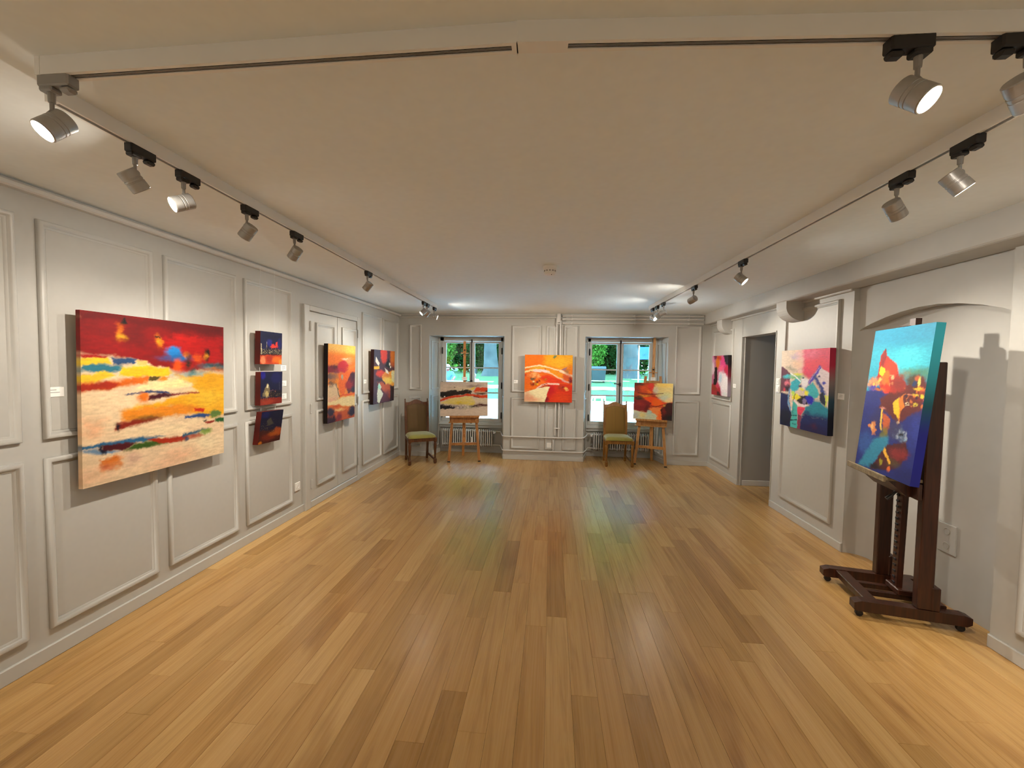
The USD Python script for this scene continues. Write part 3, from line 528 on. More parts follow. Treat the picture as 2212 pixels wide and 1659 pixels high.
# strokes of the paintings: kind colour softness roughness opacity (width) coordinates
ART = {
 'big': '''p e9cfae 0 0 100 -53 -61 1200 -259 1191 1524 -86 1088
p 94180c 20 25 100 -19 -26 1066 -42 1063 329 715 349 566 339 432 313 317 270 161 257 -26 237
p 6d120e 40 30 80 0 0 1000 0 999 61 619 63 354 61 133 31 -1 46
p c4200f 60 40 85 506 105 989 100 988 275 769 300 486 205
p d62a14 30 30 80 552 81 740 84 729 121 570 118
p 781009 50 40 75 261 54 386 58 384 193 243 184
p a41c0e 60 40 60 7 133 229 140 350 226 212 253 5 229
p 170c10 8 8 100 236 12 257 49 210 61
e e88a1a 35 25 100 208 108 22 36
e dcb52e 35 25 100 218 140 20 13
e f0a21e 35 25 100 451 142 16 29
p 2a1010 6 5 100 436 112 466 115 466 123 435 120
e 2f8fd0 30 25 100 568 218 55 41
e 2d78b5 30 25 100 616 248 83 26
e 3a6ea8 35 25 100 512 265 50 11
e c42a1a 35 25 100 674 318 71 40
e e8651a 35 25 100 595 313 36 50
e e08a20 35 25 100 676 234 18 19
e d8631c 35 25 100 758 252 26 34
e 3a1a14 20 25 100 835 223 27 45
e e0a030 35 25 100 841 234 14 22
e 40382c 35 25 100 685 282 24 44
e 3c5a58 35 25 100 730 366 34 34
e 8fb4b4 35 25 100 725 360 126 16
e 4fa6b4 35 25 100 903 312 100 23
e 16242a 35 25 100 921 307 69 8
e d07a28 35 25 100 915 338 77 10
p b0241a 12 12 100 -2 238 148 252 147 270 4 264
p e8c93a 10 12 100 -2 258 147 258 166 298 59 305 -4 302
p 3c5a80 14 16 100 158 261 317 267 305 299 174 304
p e6c07a 10 12 100 317 270 382 273 381 303 313 301
p 3f8494 14 20 100 -4 309 126 305 236 313 209 344 91 353 -5 344
p e9c83c 16 20 100 -5 355 145 349 183 372 89 405 -7 410
p ecc62f 16 22 100 210 326 316 309 539 322 568 365 483 380 315 377 194 365
p dd7a24 22 22 100 0 410 123 400 284 374 396 377 379 417 252 429 122 447 -8 457
p b03a14 16 18 100 -7 419 144 400 208 412 143 446 -8 462
p 6a5a26 10 12 100 396 377 465 371 456 404 396 410
p e89428 12 14 100 465 381 519 382 509 410 447 405
p ecb52a 30 30 100 566 382 1037 366 1034 703 764 683 562 592 426 595 211 579 343 551 544 535 766 506 714 439
p f4e3b0 25 25 100 346 432 613 400 714 432 564 469 282 469
e f6e6a8 60 40 80 613 426 73 28
e f3cf52 80 50 60 854 540 137 57
s 2c4a78 10 15 100 6 243 481 361 476 481 485 522 492
p 5c1c2c 12 15 100 377 508 481 492 651 499 544 519 427 539 376 535
s a03a3a 10 15 100 4 545 506 777 507
e e8862a 25 25 100 352 516 34 34
p e89a2e 28 25 100 204 573 427 575 712 584 819 631 609 654 383 646 209 662
p ecd3b0 30 30 85 -2 471 313 487 343 543 204 573 188 643 81 738 -10 747
p eab590 70 40 70 6 619 117 634 101 727 3 725
p cc4020 10 12 100 732 618 819 622 808 651 732 643
p 3a5c92 12 16 100 649 666 764 663 905 677 819 695 649 681
e 6f8a4a 20 25 100 917 670 50 29
p 9c3418 16 18 100 187 659 278 647 425 637 482 652 340 681 238 697 186 693
e 2a1c28 15 25 100 193 674 13 24
e 8a6a2a 35 25 100 374 641 54 12
p 2f6a38 12 14 100 911 713 1034 708 1034 751 911 739
p a03a28 8 10 100 818 721 911 726 899 742 818 737
e 15131c 10 25 100 818 703 13 9
p f2ddb8 50 40 80 532 688 796 732 607 768 307 754 200 728
p 3a7396 12 15 100 -4 757 135 759 306 762 494 783 338 793 134 785 -4 776
p 5a8cb0 16 20 85 8 789 106 802 205 833 112 834 14 806
p 5e1626 10 14 100 107 780 244 781 310 790 243 823 112 819
e 20223e 14 25 100 103 795 18 27
p 4a6a24 14 16 100 235 829 306 790 466 808 515 840 337 833
p b44020 12 15 100 371 789 607 798 773 806 823 830 656 841 457 826
p 3a6a86 14 18 100 637 789 752 772 857 783 773 796 637 807
e 7a9a3a 20 25 100 840 810 48 23
e 333a6a 12 25 100 667 827 15 18
p d8802a 30 35 100 91 862 183 846 242 868 203 931 106 930
e c45c18 25 25 100 138 906 29 20
e b07a80 60 45 60 256 895 42 33
e f0d4b4 90 50 70 437 927 194 50
e efe0bc 90 50 70 816 896 147 57
e ecb898 90 50 60 604 954 138 44
e eab896 90 40 60 29 945 77 36''',
 'small_a': '''p 14163f 0 0 100 -284 -176 1329 -237 1326 1209 -278 1195
e 23237c 60 40 80 417 335 120 114
e 1f2060 60 40 80 880 353 99 182
e 0e1030 80 40 70 530 138 458 77
p b84420 25 30 100 -196 722 1121 690 1121 1130 -192 1130
e e08a60 60 40 85 125 883 101 111
e e8742a 70 45 85 763 861 234 103
e 9a2c1c 60 40 70 419 828 131 126
e f09030 50 30 100 940 923 72 78
p 1c1418 40 40 75 -57 542 1081 502 1081 698 -55 726
s e6d8b0 8 10 90 11 39 378 55 692
s d8c898 5 6 90 5 286 316 287 492
s c03028 6 6 100 8 500 370 512 522
e d83a28 30 60 100 646 435 162 46
e d83a28 25 40 100 762 371 47 78
d efe0b0 70 7 100 22 515 992 682
d 14121c 60 8 100 21 502 992 701
d efe0b0 50 6 100 22 539 992 677
d d87058 16 7 100 493 395 841 562
d c8b078 50 5 100 8 614 992 698
d 2c2c80 14 9 100 86 463 960 584''',
 'small_b': '''p 15163e 0 0 100 -296 -202 1343 -223 1330 1230 -275 1171
e 201c86 70 40 85 95 95 130 128
e 1e2060 80 40 70 714 192 241 159
p 84281c 30 30 100 -210 831 333 798 1124 806 1122 1176 -202 1082
e a8442c 60 40 70 335 922 300 62
p 8a7c5c 25 35 80 310 349 412 497 389 763 91 748 160 540
e d8cfa8 25 25 100 304 430 45 66
e c8b478 40 40 85 275 670 82 88
p 20161c 35 40 80 406 599 1041 570 1041 807 408 776
d b8a070 60 6 100 16 621 992 857
d d89078 12 8 100 443 549 718 675
d 9c8658 44 7 100 -8 707 354 894
s 6a6a7a 8 8 80 7 864 326 886 565
d 1a1220 40 6 100 33 585 984 843''',
 'small_c': '''p 101234 0 0 100 -270 -200 1335 -212 1394 1305 -245 1143
e 181a58 80 40 80 178 96 175 100
p 4a1a14 50 35 100 -148 574 1180 631 1243 1202 -105 1113
e a85018 70 45 90 840 684 189 125
e 7c2c12 70 40 80 460 815 343 106
e b06018 60 40 70 644 738 200 54
e d88020 40 30 70 80 953 76 46
p 5a5644 40 40 60 441 217 593 413 353 464 266 303
d 6e6248 80 6 85 74 285 1034 711
d 8a7a50 34 7 85 43 428 369 633
d 100e18 44 6 100 95 336 1016 750
d a8784a 5 12 100 405 625 640 697''',
 'sunset': '''p e8902e 0 0 100 -323 -57 1492 -122 1581 1288 -338 1075
p e2b25a 70 30 100 -70 -26 1112 -33 1119 112 492 101 -71 83
e f2ca62 110 30 90 826 63 239 59
p e67a26 70 35 90 -71 133 1120 135 1127 274 -71 274
e f09a3a 80 40 70 807 167 195 45
p 8a2a3a 30 35 100 -71 267 396 268 446 313 358 371 -71 365
e 5a3038 50 40 85 279 297 144 30
e c8303c 30 25 100 537 288 201 79
e f2dcc0 25 30 100 617 184 114 10
e d6a878 70 60 80 744 194 139 37
e b03048 50 40 70 437 342 120 29
e 6a5a58 60 50 100 73 420 120 43
e 8a6a60 70 50 85 223 409 143 42
p e8742a 30 35 100 338 383 559 373 812 317 1127 274 1133 398 731 466 648 568 566 659 402 632
p 6a2a3a 40 40 100 815 377 1132 383 1145 660 736 652 647 538
e a03038 60 40 100 765 535 135 61
e 4a2a3a 50 40 100 916 417 81 51
e 3a3040 40 35 100 945 604 68 44
e e88a3a 60 40 70 812 317 131 30
e b0a890 18 15 100 499 426 45 33
p d8bc98 40 40 100 -72 533 282 503 366 616 427 701 207 741 -73 738
s 5a4a40 14 25 85 7 272 517 372 630 423 696
e 584844 50 50 85 92 504 121 29
e e0a890 80 40 70 130 712 142 36
s e06030 14 20 100 10 443 671 1051 668
p e8d4a0 30 30 100 -73 745 505 706 1147 700 1154 858 445 814 -73 773
p c8663a 40 30 100 -73 808 1156 887 1167 1126 -73 1032
p dd7a3a 20 25 100 -73 769 404 793 507 825 1154 862 1157 911 -73 819
e cc5c2c 30 30 100 305 795 128 19
e ecc080 30 30 100 385 853 172 15
e 3c3448 50 40 100 93 853 136 59
e 33304a 50 40 100 889 907 141 65
p 3a2038 60 40 100 -73 911 267 918 337 1022 -73 1032
e 8a3040 60 40 100 387 958 105 54''',
 'shard': '''p 5a3440 0 0 100 -346 -82 1235 -174 1339 1226 -254 1081
p 4a4050 60 40 100 -114 -15 276 -13 396 195 -95 235
e d0442a 60 35 100 440 87 154 150
p b8601c 60 40 100 734 -34 1181 -54 1214 399 757 276
e cc761e 60 40 100 903 106 124 118
p 16161c 25 30 100 663 146 805 348 497 306
p e8dcd0 10 10 100 92 127 251 250 204 294 65 222
p e8b43c 10 8 100 -42 310 249 300 244 354 -38 361
e eee6d6 15 15 100 742 265 40 33
e eee6d6 12 12 100 789 320 29 22
e d8482a 40 35 100 311 438 192 65
p e8a030 25 30 100 366 491 572 408 1120 381 1137 617 904 702 673 650 510 655
e f0d058 50 40 100 696 588 238 66
e d87828 60 40 80 604 473 137 43
e d8d0a0 30 30 100 943 510 112 129
p e8e0d0 14 14 100 481 341 653 384 720 454 568 421
p c86020 50 40 100 161 611 425 576 803 698 823 966 441 788
s 3a2430 14 20 100 14 120 551 346 556 523 645
p 321820 30 25 100 817 698 1113 696 1138 1038 811 998
e 6a3040 90 40 85 542 889 228 101
p dcdcc4 10 12 100 236 611 362 700 309 740 444 830 283 999 171 960 165 815
e a8dcc4 30 20 100 253 678 60 52
e 4a2a38 60 30 80 64 910 91 91''',
 'pink': '''p c87898 0 0 100 -499 -266 1788 -182 1668 1144 -460 1300
p d898b8 60 30 100 -101 -47 178 8 147 251 -98 636
e e4ccd8 70 30 100 49 329 103 154
e d84a8a 80 40 100 729 187 189 158
p 2c2028 70 40 100 670 -50 1173 -38 1153 287 880 243 777 94
e c02a50 60 40 100 917 378 133 148
e d87a1a 50 30 100 374 175 117 172
e c83a22 60 30 100 482 52 121 59
e 7a2440 60 30 100 221 43 102 61
e f06890 70 40 100 567 326 140 88
p eadce2 70 40 100 496 419 764 416 1056 535 1108 1039 696 1064 554 778 399 667
e c4dcea 70 40 100 560 564 94 113
e f2eced 80 40 100 817 698 181 183
p b83440 50 35 100 -97 729 330 715 531 779 578 1055 -95 1095
e a04428 60 40 100 213 828 144 77
e d84868 60 40 80 375 749 96 74
e 5a1c24 50 40 100 460 962 116 61
e dce8e2 60 40 80 879 952 108 44
p 241214 25 25 100 175 299 342 289 359 623 288 745 115 742 108 612 173 582''',
 'mount': '''p dcc8b4 0 0 100 -392 -292 1312 -139 1314 1078 -339 1360
p e0466a 50 30 100 466 -43 1095 -44 1097 327 908 268 846 219 627 385 458 299
e f05060 110 40 80 770 185 207 81
e ea7490 100 40 75 622 50 178 50
e eec0b8 80 40 85 426 145 81 181
e c0aac8 60 40 80 320 81 76 26
e f0c8a8 70 40 80 367 178 93 45
e 8a8468 40 60 80 230 229 66 16
p 6a3448 18 25 100 -103 151 5 200 204 302 233 477 221 544 -92 554
e d87888 35 35 100 140 453 68 47
e d84858 18 20 100 89 518 29 27
e 2c1c30 40 40 100 173 506 67 46
p 3cb0c0 20 35 100 234 406 355 335 476 384 432 498 314 566 236 505
e 4cc0cc 25 30 100 138 346 97 25
e 78c080 30 40 100 340 335 139 24
e dcd848 15 20 100 370 304 104 10
p ece4e8 25 25 100 482 473 473 342 633 373 601 456 532 509
s e8f4ec 10 15 100 8 224 296 371 359 459 401 487 369
e 3a3470 15 15 100 460 461 40 15
e 2a3a5a 14 15 100 501 357 24 12
p e2d2d6 12 15 100 834 211 1097 327 1098 589 923 523 759 379
s 5a48b8 20 15 100 24 824 222 732 315 634 410
s 3c4a90 25 25 100 22 719 331 836 441 935 534
e 3a3a80 10 10 100 816 330 23 11
e 4040b0 15 12 100 910 399 34 17
p 1c2440 16 20 100 824 536 898 517 965 606 950 677 863 622
s d0e440 10 12 100 10 945 553 965 606 960 682
e e4ec70 14 12 100 985 574 15 34
p 48b8c0 18 30 100 546 471 707 412 839 511 815 585 670 594 602 551
e e8e04a 20 25 100 588 531 44 33
e e8e04a 20 25 100 489 495 37 20
p 2a8ca0 30 30 100 549 709 658 666 736 620 863 620 948 683 1099 679 1099 834 523 817
p 1c2c68 80 30 100 467 856 550 773 1099 797 1100 1041 413 1064
e 221c54 80 40 100 740 970 310 63
e 5a2044 50 40 80 727 932 54 30
s c8a8d0 5 4 100 4 518 534 680 348 834 211
p 281c28 14 20 100 430 572 605 562 610 670 507 687 373 644
e 2424b8 20 30 100 657 616 78 47
e 8a7aa0 25 30 100 548 641 42 43
e ecdc30 22 35 100 360 598 77 36
e c0dc60 20 25 100 284 563 40 23
s ead8dc 10 12 100 15 331 647 406 695 549 707 584 696
s 26303a 8 14 100 6 345 564 308 614 293 649
p 181c54 25 25 100 -92 563 178 568 211 769 277 824 263 1042 -79 1060
e 0e1228 80 40 85 118 893 162 115
s 7098c0 16 30 100 17 197 523 200 655 234 767
s 1c2030 8 20 100 4 214 549 207 620 241 723
p 50b4b0 16 20 100 286 658 402 712 408 1023 255 1017 259 860
s 143038 8 20 100 6 259 852 394 834
s 143038 8 20 100 7 260 904 395 897
s 143038 8 20 100 4 276 954 381 950
s 143038 8 20 100 4 295 719 289 823
p e04868 8 10 100 402 723 559 715 550 750 484 831 408 813
p 8a3c58 14 15 100 408 811 498 838 459 1041 413 1047''',
 'tower': '''p 34b0c8 0 0 100 -1623 -438 1340 -76 1665 1048 -681 1715
p 2a98bc 110 30 80 -241 -92 1130 -40 1056 119 -45 122
e 50d4e4 130 30 100 632 235 316 81
p 2c3480 40 35 100 -290 443 -10 434 578 377 1251 361 1440 989 -262 1206
e 5a8a60 60 40 85 870 304 233 29
e 9a7a48 50 40 80 593 320 118 22
p c0341c 14 18 100 254 141 313 199 503 256 584 332 686 374 707 439 506 474 322 435 173 349 189 184
s 6a1818 8 10 100 9 259 145 272 210
e 962220 25 25 100 240 213 48 51
e e04a20 45 40 85 423 287 114 62
p f4dc24 8 10 100 216 260 310 278 343 318 290 345 209 321
e f07a20 25 25 100 354 350 69 62
e e83c20 25 25 100 375 421 57 36
d f4c890 5 16 100 415 318 498 348
d f0b070 4 13 100 426 376 486 390
e c87040 40 60 90 157 374 127 27
d e8a070 22 16 100 15 347 289 400
d f0c860 8 13 100 106 354 267 392
e 5a48a8 20 40 100 87 422 92 12
e d07830 15 40 100 258 425 105 9
p 6e2a24 35 35 100 280 498 442 450 690 411 738 362 903 318 1026 399 1006 531 810 581 701 642 489 584 304 566
e 9a3428 60 40 100 596 380 127 46
e 5a4a30 40 40 100 795 347 94 34
e 2a3a6a 15 20 100 828 371 33 17
e c86a40 20 25 100 868 335 38 18
e e8d870 12 12 100 896 364 20 34
e 8a2c28 50 40 100 942 440 87 42
e d86a30 20 30 100 960 408 58 15
e f0c830 10 15 100 888 404 55 8
e ecd040 8 12 100 868 444 52 6
e f0d840 10 12 100 969 452 25 12
e f0d84a 10 15 100 890 501 40 14
s f4e8c0 5 8 100 3 736 502 790 497
s f4e8c0 5 8 100 3 740 514 794 508
e f0a080 8 12 100 772 444 40 4
e e06868 18 20 100 1017 493 19 28
d e88a40 16 12 100 685 396 1021 513
d 30203c 14 12 100 685 396 1021 513
p f0c82a 10 12 100 534 515 628 465 679 566 678 612 593 574
p e88a34 12 15 100 630 481 686 447 725 526 676 568
s e09040 10 15 100 7 676 566 680 629
e e8c8a0 12 15 100 666 638 23 9
e 3c3058 90 50 60 315 642 158 63
s f0c850 8 10 100 10 361 574 385 669 411 700
p c86434 18 20 100 386 588 522 617 556 683 484 732 419 699
e d89080 10 12 100 385 558 47 7
e 7a7a3a 45 35 85 483 730 73 44
e d88a50 20 50 100 235 708 49 45
e f0c080 15 30 80 212 693 21 24
e 3a60a0 90 40 85 147 829 151 74
p 3a8ca8 40 25 100 318 765 540 731 574 805 294 990 73 1001
e 4c4460 70 50 75 647 681 108 60
e 6a7890 40 60 100 756 706 94 41
e 24242c 14 30 100 747 704 38 14
e 90b8d0 15 20 100 844 732 21 15
d a8b0c0 12 13 100 680 678 844 732
p 5a2428 20 25 100 547 794 864 745 879 863 781 928 309 1000
e 923434 50 45 100 765 830 129 42
e 6a5a28 40 40 85 704 900 85 21
e 241820 30 30 100 401 969 95 19
s f0b840 10 18 100 13 520 836 591 880 636 905
e a8a030 18 25 100 483 921 33 23
e e87830 16 20 100 641 945 30 19
e 24286c 80 40 80 889 962 162 61
e 3a48a0 80 40 70 958 669 70 94''',
 'orange': '''p e8741a 0 0 100 -152 -145 1150 -168 1204 1221 -119 1270
p ee7c14 80 20 80 -68 -64 474 -75 434 220 -59 314
p f0ac22 110 25 100 409 -73 1073 -86 1083 181 884 246 764 304 600 286 418 233
e f6ba2c 120 30 80 840 162 170 98
p 7a8a60 16 20 100 585 57 607 8 676 7 642 78
p ee9a1e 20 15 100 321 272 477 268 684 345 787 392 815 500 688 478 521 376 372 322
e e0b83c 50 40 85 255 282 128 31
s f4dcae 12 12 100 14 -1 284 188 242 303 225 452 253 642 307 752 329
s f2d8b8 16 12 100 25 748 329 847 370 930 423 1012 437
p e04418 50 25 100 310 478 489 416 688 493 812 531 952 584 693 625 445 590
s f2d49a 14 15 100 20 -7 375 108 335 256 316
s ecd6d0 20 25 100 30 215 328 356 339 492 368
s f0c8a0 10 10 100 14 484 367 604 415 704 478 799 508
s d8a8a0 20 20 100 18 796 525 878 562 932 570
p a87878 10 12 100 762 304 904 248 854 326
e b07a4a 40 30 100 879 340 42 41
e e88a20 60 30 90 950 290 53 94
e d05a30 60 35 85 875 459 85 49
e 7a1a30 40 30 100 971 527 36 70
e e06a1c 80 40 85 71 510 87 104
e e89858 60 60 85 193 440 87 43
d f0b070 20 20 80 68 377 393 493
e 707458 25 50 100 179 523 46 33
e f0dca0 15 20 100 197 573 25 17
e f0bc28 14 20 100 240 621 37 32
e 983418 35 50 100 166 642 51 32
e b87818 25 25 100 443 524 30 25
e a03030 20 30 100 280 570 26 22
e a04030 10 15 100 137 351 13 13
e b05020 10 12 100 428 302 15 12
e c03a10 20 20 100 23 428 27 17
d 8a3420 16 14 100 87 493 332 652
p d83a14 30 20 100 525 630 774 606 953 609 1036 648 1051 1044 426 1032 522 671
e c41c22 80 30 100 557 753 103 133
e 8a1024 50 30 100 481 947 51 60
e dc4c14 110 30 80 825 910 213 91
e 8a3a20 60 60 60 777 705 86 50
e f0b860 18 30 100 875 702 36 41
e e89860 15 20 100 897 744 33 15
e 50282c 20 40 70 801 679 24 16
s f4c8b8 10 10 100 17 267 713 364 644 495 607 717 612
s 8a3030 6 8 100 6 364 639 438 624
e b02028 8 8 100 471 608 21 9
s 8a2030 8 8 100 8 300 704 447 657 525 652
p ecdcb0 10 8 100 -46 821 267 713 448 675 528 671 426 1040 -41 1056
e e0a080 110 40 80 64 893 92 105
e e09070 90 40 80 207 955 129 52''',
 'strata': '''p b4a494 0 0 100 -205 -317 1254 -338 1222 1380 -193 1331
e a0948c 100 40 70 363 38 431 60
e b8a888 100 50 80 470 198 180 50
e 988878 60 50 70 191 158 64 30
e 5a4a44 15 20 100 301 156 16 14
p bcaa68 25 30 100 9 619 191 504 433 442 635 414 721 529 753 609 683 673 503 660 290 662 100 645
e b8a030 40 50 100 397 600 132 33
e bca840 40 40 100 647 638 47 26
e b8aa90 70 40 85 867 531 132 70
p 241a10 22 45 100 -27 316 191 270 333 280 506 240 650 281 673 361 505 368 333 402 135 469 -26 463
e 0c0a0a 40 30 100 71 375 77 74
p b03c10 16 25 100 -26 512 191 425 362 385 541 350 796 370 1054 371 1053 457 809 472 686 421 505 410 290 468 135 518 -26 589
e 6a5a5c 50 50 85 725 103 114 32
p b8441a 16 25 100 691 264 746 168 1058 143 1055 285 745 301
p c4ac48 20 30 100 651 199 710 136 733 199 694 251 564 224
e 3a2014 30 35 100 862 330 107 34
e 141010 15 20 100 977 270 28 24
e c0a888 20 25 85 833 292 81 12
e f0e8d8 10 12 100 93 430 13 14
s 241a10 8 12 100 9 693 424 809 455
p 100e1a 25 40 100 -25 677 114 667 290 674 307 755 149 779 -25 769
e 6a6468 60 60 85 396 732 114 49
e 48201c 35 35 100 880 666 146 46
e 241610 25 35 100 712 710 109 24
e 8a8a70 40 50 80 575 750 61 24
d c8c0b0 14 14 80 219 671 646 776
d 2a2420 20 16 100 149 238 687 299''',
 'blaze': '''p b84a28 0 0 100 -310 -263 1225 -262 1293 1241 -189 1415
e 984030 80 40 100 55 181 86 98
e d85a28 80 45 100 279 145 116 125
e 503028 70 45 100 112 32 142 51
e dc4434 60 40 100 459 101 86 133
e f07a28 50 40 100 385 232 47 38
p dcc888 60 40 100 557 -72 1071 -79 1099 500 850 519 654 400 506 214
e ecc868 90 40 100 782 46 181 58
e d0c4b4 80 40 85 572 202 66 80
e c4c898 110 40 85 823 332 136 87
e b8c4bc 90 40 80 776 408 103 55
e e0b890 90 40 70 939 446 71 54
e dc9c34 40 35 100 274 357 115 33
e 4a3020 60 40 100 129 433 108 58
p ee5418 35 30 100 239 397 565 381 721 515 850 524 761 607 473 645 445 548
e fc6c10 60 30 90 591 525 110 104
p 862426 25 30 100 -59 489 280 462 452 558 406 693 329 806 171 789 -42 742
e a03028 70 40 80 166 564 98 58
e 64201e 50 40 80 350 695 56 80
p ee8a48 40 35 100 412 682 716 652 728 1035 603 1047 522 870
e f06a20 45 35 100 689 865 36 142
p 3e0e08 30 30 100 851 535 1082 496 1110 1069 738 1053 715 716
e 7a2014 60 40 85 785 747 64 114
e 180604 80 40 100 914 936 92 76
p c8ccb0 30 35 100 -60 753 171 796 339 811 444 764 593 864 604 1066 -36 1109
e dccc8c 70 40 100 251 883 66 77
e b8bcb8 80 40 80 65 908 77 81
e b4ccc0 50 40 100 412 818 56 58
s 5a241e 10 8 90 9 100 277 326 306 543 307 751 270
s 501a10 8 8 100 8 454 627 597 643 751 587 846 535
e b8863c 20 15 100 795 602 36 29''',
}

# ---------------------------------------------------------------- paintings: brush strokes laid over a fine grid of vertex colours
def grid_noise(V, U, s, seed): return meshkit.noise(np.stack([U * s, V * s, np.zeros_like(U)], -1), seed) - 0.5
def paint_art(key, nx, ny, asp, seed=1, gain=0.90, gamma=1.12):
    """Colours (ny, nx, 3), linear. Every line of ART is one stroke, in thousandths of the canvas (u right, v down)."""
    U, V = np.meshgrid(np.linspace(0, 1, nx), np.linspace(0, 1, ny) * asp)
    w1 = [grid_noise(V * 1.6, U, 7, seed + k) + 0.6 * grid_noise(V * 1.8, U, 19, seed + 20 + k) + 0.45 * grid_noise(V, U, 55, seed + 40 + k) for k in range(6)]
    fine = grid_noise(V * 2.2, U * 0.6, 46, seed + 70)
    C = np.zeros((ny, nx, 3)); rr = np.random.default_rng(seed)
    def lay(col, a): C[:] = C * (1 - a[..., None]) + np.array(srgb(col)) * a[..., None]
    def seg(Pu, Pv, a, b):
        du, dv = b[0] - a[0], b[1] - a[1]; t = np.clip(((Pu - a[0]) * du + (Pv - a[1]) * dv) / max(du * du + dv * dv, 1e-9), 0, 1)
        return np.hypot(Pu - a[0] - t * du, Pv - a[1] - t * dv)
    def fade(sd, soft, op):
        x = np.clip(0.5 - sd / max(soft * 1.3, 0.006), 0, 1); x = x * x * (3 - 2 * x)
        return np.clip(x * (1 + 0.5 * fine * (x < 0.98)), 0, 1) * op
    for i, line in enumerate(ART[key].split('\n')):
        q = line.split(); kind, col = q[0], q[1]; n = [int(z) for z in q[2:]]
        if kind == 'd':
            k, size, op = n[0], n[1] / 1000, n[2] / 100; u0, v0, u1, v1 = [z / 1000 for z in n[3:]]
            for _ in range(k):
                cu, cv = rr.uniform(u0, u1), rr.uniform(v0, v1) * asp; ru, rv = size * rr.uniform(0.5, 1.4), size * rr.uniform(0.4, 1.5)
                sd = (np.hypot((U + w1[0] * 0.015 - cu) / ru, (V + w1[1] * 0.015 - cv) / rv) - 1) * min(ru, rv); lay(col, fade(sd, size * 0.8, op * rr.uniform(0.6, 1)))
            continue
        soft, rough, op = n[0] / 1000, n[1] / 1000, n[2] / 100
        Pu, Pv = U + w1[i % 6] * rough * 1.5, V + w1[(i + 3) % 6] * rough
        if kind == 'e':
            cu, cv, ru, rv = [z / 1000 for z in n[3:]]; cv *= asp; rv *= asp
            sd = (np.hypot((Pu - cu) / ru, (Pv - cv) / rv) - 1) * min(ru, rv)
        else:
            w = n[3] / 1000 * asp if kind == 's' else 0; z = np.array(n[4:] if kind == 's' else n[3:], float).reshape(-1, 2) / 1000 * (1, asp)
            if kind == 's': sd = np.min([seg(Pu, Pv, a, b) for a, b in zip(z[:-1], z[1:])], axis=0) - w
            else:
                dist = np.min([seg(Pu, Pv, a, b) for a, b in zip(z, np.roll(z, -1, 0))], axis=0); ins = np.zeros(U.shape, bool)
                for a, b in zip(z, np.roll(z, -1, 0)):
                    c = ((a[1] > Pv) != (b[1] > Pv)); ins ^= c & (Pu < (b[0] - a[0]) * (Pv - a[1]) / (b[1] - a[1] + 1e-12) + a[0])
                sd = np.where(ins, -dist, dist)
        lay(col, fade(sd, soft, op))
    # the brush drags the wet paint: sample along streaky offsets
    st = grid_noise(V * 9.0, U * 1.5, 22, seed + 80); st2 = grid_noise(V * 3.0, U * 3.0, 30, seed + 85)
    iu = np.clip(np.round((U + 0.016 * st + 0.010 * st2) * (nx - 1)), 0, nx - 1).astype(int); iv = np.clip(np.round((V / asp + 0.012 * st2) * (ny - 1)), 0, ny - 1).astype(int)
    C = 0.35 * C + 0.65 * C[iv, iu]
    C *= (1 + 0.20 * fine + 0.10 * grid_noise(V, U, 120, seed + 90))[..., None]
    return np.clip(C ** gamma * gain, 0.003, 0.9)
